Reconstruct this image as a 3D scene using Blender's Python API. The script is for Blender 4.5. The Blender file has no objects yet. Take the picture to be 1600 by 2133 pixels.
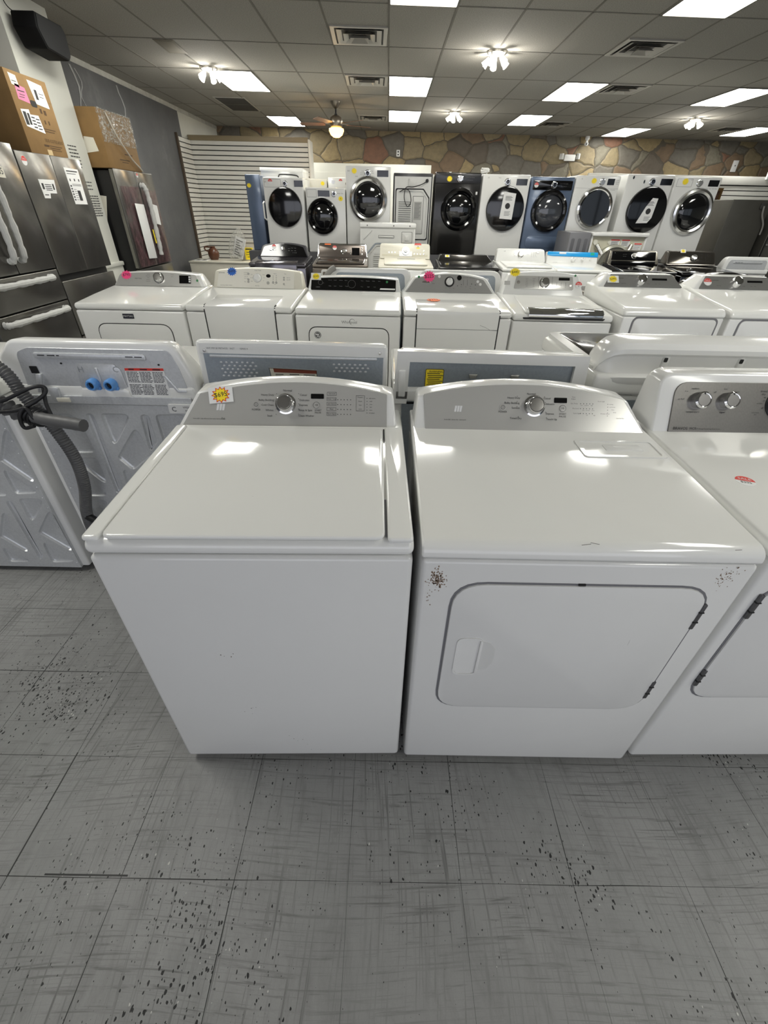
import bpy, bmesh, math, random
from mathutils import Matrix, Vector, noise
R = math.radians
PI = math.pi
SC = bpy.context.scene
COL = SC.collection
random.seed(7)

# ------------------------------------------------------------------ camera, world, light, exposure
F_PX, PITCH, ROLL, YAW, CAM_H = 887.0, 0.618, 0.0225, -0.005, 1.517
cam_d = bpy.data.cameras.new('camera')
cam = bpy.data.objects.new('camera', cam_d)
COL.objects.link(cam)
cam_d.sensor_fit = 'VERTICAL'
cam_d.sensor_height = 24.0
cam_d.lens = 24.0 * F_PX / 2133.0
cam_d.clip_start = 0.02
fw = Vector((-math.sin(YAW) * math.cos(PITCH), math.cos(YAW) * math.cos(PITCH), -math.sin(PITCH)))
rt = Vector((math.cos(YAW), math.sin(YAW), 0))
up = rt.cross(fw)
cx = math.cos(ROLL) * rt + math.sin(ROLL) * up
cy = -math.sin(ROLL) * rt + math.cos(ROLL) * up
m = Matrix((cx, cy, -fw)).transposed().to_4x4()
m.translation = Vector((0, 0, CAM_H))
cam.matrix_world = m
SC.camera = cam

w = bpy.data.worlds.new('world')
SC.world = w
w.use_nodes = True
w.node_tree.nodes['Background'].inputs[0].default_value = (0.62, 0.70, 0.80, 1)
w.node_tree.nodes['Background'].inputs[1].default_value = 0.5

def area_light(name, loc, rot, sx, sy, power, col):
    d = bpy.data.lights.new(name, 'AREA')
    d.shape = 'RECTANGLE'
    d.size, d.size_y, d.energy, d.color = sx, sy, power, col
    o = bpy.data.objects.new(name, d)
    o.location, o.rotation_euler = loc, rot
    COL.objects.link(o)
    return o
# daylight through the glass shop front behind the viewer
area_light('shopfront_daylight', (0.5, -4.3, 1.55), (R(90), 0, 0), 9.0, 2.5, 62, (0.925, 0.92, 1.0))
PANEL_POWER = 13.5

SC.view_settings.view_transform = 'Standard'
SC.view_settings.look = 'None'
SC.view_settings.gamma = 1.0
SC.view_settings.exposure = 0.36
SC.view_settings.use_curve_mapping = False
SC.cycles.use_denoising = True
SC.cycles.max_bounces = 8
SC.cycles.sample_clamp_indirect = 6.0

# ------------------------------------------------------------------ materials
MATS = {}
def srgb(c):
    if isinstance(c, str):
        c = tuple(int(c[i:i + 2], 16) / 255 for i in (0, 2, 4))
    return tuple(x / 12.92 if x <= 0.04045 else ((x + 0.055) / 1.055) ** 2.4 for x in c) + (1,)
class NT:
    """small helper for node trees"""
    def __init__(s, name):
        s.m = bpy.data.materials.new(name)
        s.m.use_nodes = True
        s.t = s.m.node_tree
        s.b = s.t.nodes['Principled BSDF']
    def n(s, typ, ins=None, **kw):
        nd = s.t.nodes.new(typ)
        for k, v in kw.items():
            setattr(nd, k, v)
        for k, v in (ins or {}).items():
            s.set(nd.inputs[k], v)
        return nd
    def set(s, inp, v):
        if isinstance(v, bpy.types.NodeSocket):
            s.t.links.new(v, inp)
        else:
            inp.default_value = v
    def math(s, op, a, b=None, c=None, clamp=False):
        nd = s.n('ShaderNodeMath', operation=op, use_clamp=clamp)
        for i, v in enumerate((a, b, c)):
            if v is not None:
                s.set(nd.inputs[i], v)
        return nd.outputs[0]
    def noise(s, vec, scale, detail=2, rough=0.5, dist=0):
        nd = s.n('ShaderNodeTexNoise', {'Scale': scale, 'Detail': detail, 'Roughness': rough, 'Distortion': dist})
        if vec is not None:
            s.set(nd.inputs['Vector'], vec)
        return nd.outputs['Fac']
    def ramp(s, fac, stops, interp='LINEAR'):
        nd = s.n('ShaderNodeValToRGB')
        nd.color_ramp.interpolation = interp
        e = nd.color_ramp.elements
        while len(e) < len(stops):
            e.new(0.5)
        for el, (p, c) in zip(e, stops):
            el.position = p
            el.color = c if len(c) == 4 else tuple(c) + (1,)
        s.set(nd.inputs[0], fac)
        return nd.outputs[0]
    def mix(s, fac, a, b):
        nd = s.n('ShaderNodeMix', data_type='RGBA')
        s.set(nd.inputs[0], fac)
        s.set(nd.inputs[6], a)
        s.set(nd.inputs[7], b)
        return nd.outputs[2]
    def coord(s, which='Object', scale=None):
        o = s.n('ShaderNodeTexCoord').outputs[which]
        if scale:
            o = s.n('ShaderNodeMapping', {'Vector': o, 'Scale': scale}).outputs[0]
        return o
    def pos(s, scale=None):
        o = s.n('ShaderNodeNewGeometry').outputs['Position']
        if scale:
            o = s.n('ShaderNodeMapping', {'Vector': o, 'Scale': scale}).outputs[0]
        return o
    def bump(s, h, strength=0.2, dist=0.01):
        s.set(s.b.inputs['Normal'], s.n('ShaderNodeBump', {'Height': h, 'Strength': strength, 'Distance': dist}).outputs[0])
    def P(s, **kw):
        for k, v in kw.items():
            s.set(s.b.inputs[k.replace('_', ' ')], v)

def mat(name, col, rough=0.4, metal=0.0, var=0.0, vscale=6.0, coat=0.0, bump=0.0, bscale=80.0, emit=0.0, spec=0.5, alpha=1.0):
    if name in MATS:
        return MATS[name]
    k = NT(name)
    c = srgb(col)
    base = c
    if var:
        f = k.noise(k.coord(), vscale, 4)
        lo = tuple(x * (1 - var) for x in c[:3]) + (1,)
        hi = tuple(min(1, x * (1 + var)) for x in c[:3]) + (1,)
        base = k.ramp(f, [(0.3, lo), (0.7, hi)])
    k.P(Base_Color=base, Roughness=rough, Metallic=metal, Coat_Weight=coat, Coat_Roughness=0.08, Alpha=alpha)
    k.b.inputs['Specular IOR Level'].default_value = spec
    if emit:
        k.P(Emission_Color=c, Emission_Strength=emit)
    if bump:
        k.bump(k.noise(k.coord(), bscale, 3), bump, 0.002)
    MATS[name] = k.m
    return k.m

def enamel(name, col, dirt=0.03, rough=0.14):
    """glossy baked white enamel with faint scuffs and dots of grime"""
    if name in MATS:
        return MATS[name]
    k = NT(name)
    c = srgb(col)
    o = k.coord()
    f = k.noise(o, 3.5, 5, 0.6)
    base = k.ramp(f, [(0.25, tuple(x * (1 - dirt) for x in c[:3])), (0.7, c)])
    v = k.n('ShaderNodeTexVoronoi', {'Vector': o, 'Scale': 16.0}, feature='DISTANCE_TO_EDGE')
    sp = k.n('ShaderNodeTexVoronoi', {'Vector': o, 'Scale': 9.0})
    spot = k.math('LESS_THAN', sp.outputs['Distance'], 0.028)
    gate = k.math('GREATER_THAN', k.noise(o, 2.3, 2), 0.60)
    spot = k.math('MULTIPLY', spot, gate)
    scr = k.noise(k.coord('Object', (70, 70, 5)), 1.0, 2, 0.5, 0.4)
    scr = k.math('MULTIPLY', k.math('GREATER_THAN', scr, 0.78), k.math('GREATER_THAN', k.noise(o, 4.1, 2), 0.58))
    base = k.mix(k.math('MULTIPLY', spot, 0.55), base, (0.12, 0.11, 0.10, 1))
    base = k.mix(k.math('MULTIPLY', scr, 0.25), base, (0.25, 0.24, 0.23, 1))
    k.P(Base_Color=base, Roughness=rough, Coat_Weight=0.15, Coat_Roughness=0.05)
    MATS[name] = k.m
    return k.m

def galv(name, col='d0d2d4', metal=0.4, rough=0.36):
    if name in MATS:
        return MATS[name]
    k = NT(name)
    c = srgb(col)
    o = k.coord()
    v = k.n('ShaderNodeTexVoronoi', {'Vector': o, 'Scale': 150.0}).outputs['Color']
    bw = k.n('ShaderNodeRGBToBW', {'Color': v}).outputs[0]
    big = k.noise(o, 5, 3)
    f = k.math('ADD', k.math('MULTIPLY', bw, 0.4), k.math('MULTIPLY', big, 0.6))
    k.P(Base_Color=k.ramp(f, [(0.3, tuple(x * 0.93 for x in c[:3])), (0.65, tuple(min(1, x * 1.05) for x in c[:3]))]), Metallic=metal, Roughness=rough)
    MATS[name] = k.m
    return k.m

def brushed(name, col, rough=0.3, metal=1.0, scale=(4, 4, 300)):
    if name in MATS:
        return MATS[name]
    k = NT(name)
    c = srgb(col)
    f = k.noise(k.coord('Object', scale), 1.0, 3)
    k.P(Base_Color=k.ramp(f, [(0.3, tuple(x * 0.93 for x in c[:3])), (0.7, tuple(min(1, x * 1.05) for x in c[:3]))]), Metallic=metal, Roughness=rough)
    MATS[name] = k.m
    return k.m

WHITE = enamel('white_enamel', 'e9e9e6')
LIDW = enamel('white_enamel_lid', 'eeeeea', 0.015, 0.10)
PLAS = mat('white_plastic', 'e8e8e5', 0.16, var=0.02)
CREAM = mat('yellowed_plastic', 'e3dfd0', 0.3, var=0.04)
PANEL = mat('silver_panel', 'c6c5c0', 0.24, 0.35, var=0.015, vscale=3)
DPANEL = mat('grey_panel', '8d8c89', 0.3, 0.4, var=0.02, vscale=3)
SPANEL = mat('grey_plastic_panel', 'a9a8a5', 0.3, 0.3, var=0.02, vscale=3)
CHROME = mat('chrome', 'e8e8e8', 0.07, 1.0)
SATIN = mat('satin_silver', 'cfcdc8', 0.25, 1.0)
RINGM = mat('bright_ring', 'd4d4d2', 0.16, 1.0)
BLACK = mat('black_gloss', '08080a', 0.08, coat=0.5)
BLACKM = mat('black_matte', '141414', 0.55)
GAP = mat('dark_gap_shade', '2a2a2b', 0.8)  # GAP and GREYGAP: flat tones for seams and for painted shade round doors
GREYGAP = mat('grey_gap_shade', '77777a', 0.7)
GALV = galv('galvanised_steel')
GALVD = galv('galvanised_steel_dull', '98a0a7', 0.4, 0.38)
PRINT = mat('dark_print', '2b2b2c', 0.6)
GPRINT = mat('grey_print', '6a6a6a', 0.6)
WPRINT = mat('white_print', 'd8d8d8', 0.6)
GLASSD = mat('dark_door_glass', '0c0d0f', 0.05, coat=0.8)
GRAPH = brushed('graphite_steel', '4a4642', 0.28, 0.9, (200, 200, 3))
GRAPHITE = mat('graphite_enamel', '2f2e2d', 0.18, 0.6, coat=0.4)
BLUE = mat('slate_blue_enamel', '5f6e86', 0.22, 0.2, coat=0.3, var=0.05)
CARD = mat('cardboard', '86683e', 0.8, var=0.08, vscale=9, bump=0.08)
PAPER = mat('white_paper', 'e8e8e6', 0.6, var=0.02)
YELLOW = mat('yellow_sticker', 'ffe42a', 0.5)
PINK = mat('pink_sticker', 'ff4f8d', 0.5)
BLUES = mat('blue_sticker', '1c66c8', 0.5)
RED = mat('red_sticker', 'd8372b', 0.5)
ORANGE = mat('orange_sticker', 'ff7d3c', 0.5)
GREEN = mat('green_sticker', '2f7a48', 0.5)
HOSE = mat('grey_hose', '5d5d5d', 0.45)
HOSEG = mat('pale_hose', '8f8d88', 0.5)
INLET = mat('blue_inlet', '5f97d6', 0.3)
WALLW = mat('white_wall_paint', 'cfcfc6', 0.75, var=0.04, vscale=2, bump=0.05)

# ------------------------------------------------------------------ mesh builder
I4 = Matrix.Identity(4)
def frame(y=0.0, z=0.0, lean=0.0, x=0.0):
    """(u, v, n) axes on a surface facing the front; lean 0 = upright, 90 deg = lying face up"""
    s, c = math.sin(lean), math.cos(lean)
    M = Matrix(((1, 0, 0, x), (0, s, -c, y), (0, c, s, z), (0, 0, 0, 1)))
    return M
def back_frame(y, z=0.0, x=0.0, lean=0.0):
    s, c = math.sin(lean), math.cos(lean)
    return Matrix(((-1, 0, 0, x), (0, -s, c, y), (0, c, s, z), (0, 0, 0, 1)))

def round_poly(pts, r, seg=4):
    """round the corners of a 2D polygon; r is one radius or a list"""
    out = []
    n = len(pts)
    for i, p in enumerate(pts):
        rr = r[i] if isinstance(r, (list, tuple)) else r
        p = Vector(p)
        a, b = Vector(pts[i - 1]), Vector(pts[(i + 1) % n])
        if rr <= 0:
            out.append(tuple(p)); continue
        da, db = (a - p), (b - p)
        la, lb = da.length, db.length
        da.normalize(); db.normalize()
        ang = da.angle(db)
        d = min(rr / max(math.tan(ang / 2), 1e-3), la * 0.48, lb * 0.48)
        p0, p1 = p + da * d, p + db * d
        for k in range(seg + 1):
            t = k / seg
            q = (1 - t) ** 2 * p0 + 2 * t * (1 - t) * p + t * t * p1
            out.append((q.x, q.y))
    return out
def rrect(u0, u1, v0, v1, r, seg=4):
    return round_poly([(u0, v0), (u1, v0), (u1, v1), (u0, v1)], r, seg)
def arch(wl, wr, tl, tr, he, hm, he2=None, n=14, peak=0.5):
    """outline of a console: flat foot wl..wr, ends he high, bowed top"""
    he2 = he if he2 is None else he2
    pts = [(wl, 0), (wr, 0)]
    for i in range(n + 1):
        t = i / n
        u = tr + (tl - tr) * t
        e = he2 + (he - he2) * t
        b = (hm - (he + he2) / 2) * 4 * t * (1 - t)
        pts.append((u, e + b))
    return pts
def burst(r, k=0.74, n=13, sx=1.0):
    return [((r if i % 2 == 0 else r * k) * math.cos(PI * i / n) * sx, (r if i % 2 == 0 else r * k) * math.sin(PI * i / n)) for i in range(2 * n)]
def circle(r, n=24, u=0, v=0, sy=1.0):
    return [(u + r * math.cos(2 * PI * i / n), v + r * sy * math.sin(2 * PI * i / n)) for i in range(n)]

TEXTS = {}
def text_mesh(s, res=2):
    if s in TEXTS:
        return TEXTS[s]
    c = bpy.data.curves.new('t', 'FONT')
    c.body = s
    c.align_x = 'CENTER'; c.align_y = 'CENTER'
    c.resolution_u = res
    o = bpy.data.objects.new('t', c)
    me = bpy.data.meshes.new_from_object(o)
    bpy.data.objects.remove(o)
    TEXTS[s] = me
    return me

class B:
    def __init__(s, M=None):
        s.bm = bmesh.new()
        s.M = M or I4
    def at(s, M):
        s.M = M
        return s
    def _merge(s, t, M=None):
        bmesh.ops.recalc_face_normals(t, faces=t.faces)
        t.transform(s.M @ (M or I4))
        if (s.M @ (M or I4)).determinant() < 0:
            bmesh.ops.reverse_faces(t, faces=t.faces)
        me = bpy.data.meshes.new('tmp')
        t.to_mesh(me); t.free()
        s.bm.from_mesh(me)
        bpy.data.meshes.remove(me)
        return s
    @staticmethod
    def _bevel(t, b, seg, ang=30):
        es = [e for e in t.edges if len(e.link_faces) == 2 and e.calc_face_angle(0) > R(ang)]
        if es and b > 0:
            bmesh.ops.bevel(t, geom=es, offset=b, segments=seg, profile=0.5, affect='EDGES', clamp_overlap=True)
    def box(s, x0, x1, y0, y1, z0, z1, b=0.0, seg=2, M=None):
        t = bmesh.new()
        v = [t.verts.new(p) for p in ((x0, y0, z0), (x1, y0, z0), (x1, y1, z0), (x0, y1, z0), (x0, y0, z1), (x1, y0, z1), (x1, y1, z1), (x0, y1, z1))]
        for f in ((0, 3, 2, 1), (4, 5, 6, 7), (0, 1, 5, 4), (1, 2, 6, 5), (2, 3, 7, 6), (3, 0, 4, 7)):
            t.faces.new([v[i] for i in f])
        bmesh.ops.recalc_face_normals(t, faces=t.faces)
        s._bevel(t, b, seg)
        return s._merge(t, M)
    def loft(s, loops, b=0.0, seg=2, caps=True, closed=True, M=None, ang=30, mouth=True):
        t = bmesh.new()
        L = [[t.verts.new(p) for p in lp] for lp in loops]
        n = len(L[0])
        for a, c in zip(L, L[1:]):
            for i in range(n if closed else n - 1):
                j = (i + 1) % n
                t.faces.new((a[i], a[j], c[j], c[i]))
        if caps:
            if mouth:
                t.faces.new(L[0][::-1])
            t.faces.new(L[-1])
        bmesh.ops.recalc_face_normals(t, faces=t.faces)
        s._bevel(t, b, seg, ang)
        return s._merge(t, M)
    def slab(s, pts, n0, n1, b=0.0, seg=2, M=None):
        """2D outline (u, v) thickened along n"""
        return s.loft([[(p[0], p[1], n0) for p in pts], [(p[0], p[1], n1) for p in pts]], b, seg, M=M)
    def pad(s, pts, n0, n1, e, M=None):
        """pressed pad: outline at n0, the outline drawn in by e at n1"""
        k = len(pts)
        area = sum(pts[i][0] * pts[(i + 1) % k][1] - pts[(i + 1) % k][0] * pts[i][1] for i in range(k))
        sg = 1 if area > 0 else -1
        def inset(d):
            out = []
            for i in range(k):
                a, p, c = Vector(pts[i - 1]), Vector(pts[i]), Vector(pts[(i + 1) % k])
                n1_ = Vector((-(p - a).y, (p - a).x)).normalized() * sg
                n2_ = Vector((-(c - p).y, (c - p).x)).normalized() * sg
                b_ = (n1_ + n2_)
                q = p + b_ * (d / max(0.35, 1 + n1_.dot(n2_)))
                out.append(q)
            return out
        return s.loft([[(q[0], q[1], n0) for q in pts], [(q.x, q.y, n0 + (n1 - n0) * 0.75) for q in inset(e * 0.45)], [(q.x, q.y, n1) for q in inset(e)]], M=M, mouth=n1 > n0)
    def pressed(s, outer, pads, n, depth, e, M=None):
        """sheet with pads pressed into it"""
        t = bmesh.new()
        es = []
        for lp in [outer] + pads:
            vs = [t.verts.new((q[0], q[1], n)) for q in lp]
            es += [t.edges.new((vs[i], vs[(i + 1) % len(vs)])) for i in range(len(vs))]
        bmesh.ops.triangle_fill(t, use_beauty=True, use_dissolve=False, edges=es)
        s._merge(t, M)
        for lp in pads:
            s.pad(lp, n, n - depth, e, M)
        return s
    def ring(s, outer, inner, n0, n1, M=None):
        """flat band between two outlines with equal point counts"""
        t = bmesh.new()
        k = len(outer)
        lo = [[t.verts.new((p[0], p[1], z)) for p in q] for q, z in ((outer, n0), (outer, n1), (inner, n1), (inner, n0))]
        for a in range(4):
            A, C = lo[a], lo[(a + 1) % 4]
            for i in range(k):
                j = (i + 1) % k
                t.faces.new((A[i], A[j], C[j], C[i]))
        return s._merge(t, M)
    def prof(s, pts, x0, x1, b=0.0, seg=2, M=None, ang=30):
        """(y, z) section drawn out along x"""
        return s.loft([[(x0, p[0], p[1]) for p in pts], [(x1, p[0], p[1]) for p in pts]], b, seg, M=M, ang=ang)
    def lathe(s, prof, u=0, v=0, n=0, seg=28, M=None, sy=1.0):
        """(r, h) profile turned about the n axis"""
        t = bmesh.new()
        rows = []
        for r, h in prof:
            if r < 1e-6:
                rows.append([t.verts.new((u, v, n + h))])
            else:
                rows.append([t.verts.new((u + r * math.cos(2 * PI * i / seg), v + r * sy * math.sin(2 * PI * i / seg), n + h)) for i in range(seg)])
        for a, c in zip(rows, rows[1:]):
            for i in range(seg):
                j = (i + 1) % seg
                if len(a) == 1 and len(c) == 1:
                    continue
                if len(a) == 1:
                    t.faces.new((a[0], c[j], c[i]))
                elif len(c) == 1:
                    t.faces.new((a[i], a[j], c[0]))
                else:
                    t.faces.new((a[i], a[j], c[j], c[i]))
        return s._merge(t, M)
    def tube(s, path, r, seg=10, M=None):
        path = [Vector(p) for p in path]
        t = bmesh.new()
        rows = []
        prev = None
        for i, p in enumerate(path):
            d = (path[min(i + 1, len(path) - 1)] - path[max(i - 1, 0)]).normalized()
            if prev is None:
                a = d.cross(Vector((0, 0, 1)))
                if a.length < 0.1:
                    a = d.cross(Vector((1, 0, 0)))
            else:
                a = prev - d * prev.dot(d)
            a.normalize()
            prev = a
            c = d.cross(a)
            rr = r(i / max(1, len(path) - 1)) if callable(r) else (r[i] if isinstance(r, list) else r)
            rows.append([t.verts.new(p + (a * math.cos(2 * PI * k / seg) + c * math.sin(2 * PI * k / seg)) * rr) for k in range(seg)])
        for A, C in zip(rows, rows[1:]):
            for k in range(seg):
                j = (k + 1) % seg
                t.faces.new((A[k], A[j], C[j], C[k]))
        t.faces.new(rows[0][::-1]); t.faces.new(rows[-1])
        return s._merge(t, M)
    def text(s, txt, u, v, n, size, rot=0.0, M=None, depth=0.0):
        me = text_mesh(txt)
        t = bmesh.new()
        t.from_mesh(me)
        t.transform(Matrix.Translation((u, v, n)) @ Matrix.Rotation(rot, 4, 'Z') @ Matrix.Scale(size, 4))
        if depth:
            bmesh.ops.solidify(t, geom=t.faces[:], thickness=depth)
        return s._merge2(t, M)
    def _merge2(s, t, M=None):
        t.transform(s.M @ (M or I4))
        me = bpy.data.meshes.new('tmp')
        t.to_mesh(me); t.free()
        s.bm.from_mesh(me)
        bpy.data.meshes.remove(me)
        return s
    def out(s, name, material, parent=None, label=None, sharp=38):
        me = bpy.data.meshes.new(name)
        s.bm.to_mesh(me); s.bm.free()
        me.materials.append(material)
        me.polygons.foreach_set('use_smooth', [True] * len(me.polygons))
        me.set_sharp_from_angle(angle=R(sharp))
        o = bpy.data.objects.new(name, me)
        COL.objects.link(o)
        if parent is not None:
            o.parent = parent
        if label:
            o['label'] = label
        return o

def tag(o, label, cat, group=None):
    o['label'] = label
    o['category'] = cat
    if group:
        o['group'] = group
    return o
def thing(name, label, cat, loc=(0, 0, 0), rz=0.0, group=None):
    o = bpy.data.objects.new(name, None)
    o.empty_display_size = 0.1
    o.location = loc
    o.rotation_euler = (0, 0, rz)
    COL.objects.link(o)
    return tag(o, label, cat, group)
def struct(o):
    o['kind'] = 'structure'
    return o
def smooth_path(pts, k=8):
    P = [Vector(p) for p in pts]
    P = [P[0] * 2 - P[1]] + P + [P[-1] * 2 - P[-2]]
    out = []
    for i in range(1, len(P) - 2):
        a, b, c, d = P[i - 1:i + 3]
        for j in range(k):
            t = j / k
            out.append(0.5 * ((2 * b) + (c - a) * t + (2 * a - 5 * b + 4 * c - d) * t * t + (3 * b - a - 3 * c + d) * t ** 3))
    out.append(P[-2])
    return out

# ------------------------------------------------------------------ room shell
CEIL = 2.989
def G(i, j, z=CEIL):
    x = -0.03 + 0.61 * i
    return Vector((x, 5.63 + 1.225 * j + 0.042 * x, z))
XL, XR, YF = -3.95, 10.4, -4.6

def floor_material():
    k = NT('painted_tile_floor')
    p = k.pos()
    sep = k.n('ShaderNodeSeparateXYZ', {'Vector': p})
    x, y = sep.outputs[0], sep.outputs[1]
    wob = k.math('MULTIPLY', k.math('SUBTRACT', k.noise(p, 2.0, 2), 0.5), 0.006)
    dx = k.math('PINGPONG', k.math('ADD', k.math('ADD', x, 1.014), wob), 0.1565)
    dy = k.math('PINGPONG', k.math('ADD', k.math('SUBTRACT', y, 0.367), wob), 0.1585)
    gw = k.math('MULTIPLY', k.math('ADD', k.noise(p, 1.7, 2), -0.34), 0.0042)
    gw = k.math('MAXIMUM', gw, 0.0003)
    line = k.math('MAXIMUM', k.math('LESS_THAN', dx, gw), k.math('LESS_THAN', dy, gw))
    # the two open joints at the lower left
    j1 = k.math('MULTIPLY', k.math('COMPARE', y, 0.530, 0.165), k.math('COMPARE', x, -1.014, 0.0022))
    j2 = k.math('MULTIPLY', k.math('COMPARE', x, -0.80, 0.115), k.math('COMPARE', y, 0.372, 0.0022))
    line = k.math('MAXIMUM', line, k.math('MAXIMUM', j1, j2))
    # chips in the paint, gathered in worn patches
    patch = k.noise(p, 1.9, 3, 0.6)
    gate = k.math('MULTIPLY', k.math('SUBTRACT', patch, 0.27), 2.1, clamp=True)
    def chips(scale, amount, rot):
        mp = k.n('ShaderNodeMapping', {'Vector': p, 'Rotation': (0, 0, rot), 'Scale': (1.0, 0.6, 1)}).outputs[0]
        nz = k.n('ShaderNodeVectorMath', {0: mp}, operation='ADD')
        nn = k.n('ShaderNodeTexNoise', {'Vector': mp, 'Scale': scale * 1.3, 'Detail': 2})
        ms = k.n('ShaderNodeVectorMath', {0: nn.outputs['Color']}, operation='SCALE')
        ms.inputs['Scale'].default_value = 0.6 / scale
        k.set(nz.inputs[1], ms.outputs[0])
        v = k.n('ShaderNodeTexVoronoi', {'Vector': nz.outputs[0], 'Scale': scale})
        rnd = k.n('ShaderNodeRGBToBW', {'Color': v.outputs['Color']}).outputs[0]
        size = k.math('MULTIPLY', k.math('SUBTRACT', rnd, k.math('SUBTRACT', 1.0, k.math('MULTIPLY', gate, amount))), 1.15)
        return k.math('LESS_THAN', v.outputs['Distance'], size)
    black = k.math('MAXIMUM', chips(100, 0.60, 0.4), chips(76, 0.47, 1.1))
    black = k.math('MAXIMUM', black, chips(160, 0.66, 0.2))
    white = chips(110, 0.40, 2.0)
    # scuffs: long stretched streaks in several directions
    bend = k.n('ShaderNodeTexNoise', {'Vector': p, 'Scale': 1.1, 'Detail': 0})
    bs = k.n('ShaderNodeVectorMath', {0: bend.outputs['Color']}, operation='SCALE')
    bs.inputs['Scale'].default_value = 0.16
    pb = k.n('ShaderNodeVectorMath', {0: p, 1: bs.outputs[0]}, operation='ADD').outputs[0]
    def streak(rot, sx, sy, thr):
        mp = k.n('ShaderNodeMapping', {'Vector': pb, 'Rotation': (0, 0, rot), 'Scale': (sx, sy, 1)}).outputs[0]
        f = k.noise(mp, 1.0, 5, 0.62, 0.5)
        return k.math('MULTIPLY', k.math('SUBTRACT', f, thr), 7.0, clamp=True)
    st = k.math('MAXIMUM', streak(0.55, 95, 3.0, 0.56), streak(-0.5, 3.5, 110, 0.57))
    st = k.math('MAXIMUM', st, streak(1.0, 5, 80, 0.58))
    st = k.math('MAXIMUM', st, streak(-0.25, 120, 3.0, 0.565))
    st = k.math('MAXIMUM', st, streak(0.2, 3.0, 100, 0.565))
    st = k.math('MAXIMUM', st, streak(0.25, 2.5, 150, 0.59))
    st = k.math('MAXIMUM', st, k.math('MULTIPLY', streak(-0.9, 28, 3.0, 0.60), 0.5))
    st = k.math('MULTIPLY', st, k.math('MULTIPLY', k.math('SUBTRACT', k.noise(p, 2.6, 3), 0.22), 2.4, clamp=True))
    smear = k.math('MULTIPLY', k.math('SUBTRACT', k.noise(k.n('ShaderNodeMapping', {'Vector': p, 'Rotation': (0, 0, 0.3), 'Scale': (14, 6, 1)}).outputs[0], 1.0, 6, 0.7, 0.8), 0.47), 3.2, clamp=True)
    base = k.ramp(k.noise(p, 1.4, 6, 0.65), [(0.3, srgb('868685')), (0.7, srgb('a0a09e'))])
    fine = k.noise(p, 260, 2)
    base = k.mix(k.math('MULTIPLY', fine, 0.25), base, srgb('6a6a6b'))
    base = k.mix(k.math('MULTIPLY', smear, 0.38), base, srgb('5a5957'))
    base = k.mix(k.math('MULTIPLY', st, 0.72), base, srgb('3b3a39'))
    base = k.mix(white, base, srgb('c4c2bd'))
    base = k.mix(black, base, srgb('161616'))
    base = k.mix(line, base, srgb('0e0e0e'))
    k.P(Base_Color=base, Roughness=k.math('ADD', 0.40, k.math('MULTIPLY', k.noise(p, 7, 3), 0.25)))
    h = k.math('SUBTRACT', k.math('MULTIPLY', fine, 0.15), k.math('ADD', line, k.math('MULTIPLY', black, 0.5)))
    k.bump(h, 0.35, 0.0015)
    return k.m

def tile_material():
    k = NT('ceiling_tile')
    p = k.pos()
    f = k.noise(p, 95, 4, 0.7)
    big = k.noise(p, 0.8, 3)
    c = k.ramp(f, [(0.35, srgb('848179')), (0.62, srgb('a09d95'))])
    c = k.mix(k.math('MULTIPLY', big, 0.22), c, srgb('8d8a81'))
    k.P(Base_Color=c, Roughness=0.95)
    k.bump(f, 0.35, 0.003)
    return k.m

def stone_material():
    k = NT('field_stone_veneer')
    p = k.pos((1.0, 1.0, 1.25))
    nn = k.n('ShaderNodeTexNoise', {'Vector': p, 'Scale': 3.0, 'Detail': 3})
    ms = k.n('ShaderNodeVectorMath', {0: nn.outputs['Color']}, operation='SCALE')
    ms.inputs['Scale'].default_value = 0.16
    q = k.n('ShaderNodeVectorMath', {0: p, 1: ms.outputs[0]}, operation='ADD').outputs[0]
    ed = k.n('ShaderNodeTexVoronoi', {'Vector': q, 'Scale': 2.15, 'Randomness': 0.8}, feature='DISTANCE_TO_EDGE').outputs['Distance']
    ce = k.n('ShaderNodeTexVoronoi', {'Vector': q, 'Scale': 2.15, 'Randomness': 0.8})
    rnd = k.n('ShaderNodeSeparateColor', {'Color': ce.outputs['Color']}).outputs[0]
    col = k.ramp(rnd, [(0.0, srgb('8a8574')), (0.16, srgb('a19272')), (0.3, srgb('ae9a70')), (0.42, srgb('8a735a')), (0.55, srgb('8f6650')), (0.64, srgb('77736a')), (0.78, srgb('998a68')), (0.9, srgb('6f665a'))], 'CONSTANT')
    f = k.noise(p, 9, 6, 0.65)
    col = k.mix(k.math('MULTIPLY', f, 0.75), col, srgb('4a4238'))
    mort = k.math('LESS_THAN', ed, 0.022)
    col = k.mix(mort, col, srgb('5d564a'))
    k.P(Base_Color=col, Roughness=0.7)
    h = k.math('ADD', k.math('MULTIPLY', k.math('MINIMUM', ed, 0.09), 8.0), k.math('MULTIPLY', f, 0.4))
    k.bump(h, 0.8, 0.03)
    return k.m

FLOORM, TILEM, STONEM = floor_material(), tile_material(), stone_material()
GRAYW = NT('blue_grey_wall_paint')
_f = GRAYW.noise(GRAYW.pos(), 1.3, 5, 0.65)
GRAYW.P(Base_Color=GRAYW.ramp(_f, [(0.35, srgb('535455')), (0.62, srgb('5f6061')), (0.8, srgb('777879'))]), Roughness=0.7)
GRAYW = GRAYW.m
BARM = mat('ceiling_grid_metal', '7b7871', 0.95, 0.0, var=0.1, vscale=3, spec=0.1)

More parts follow.
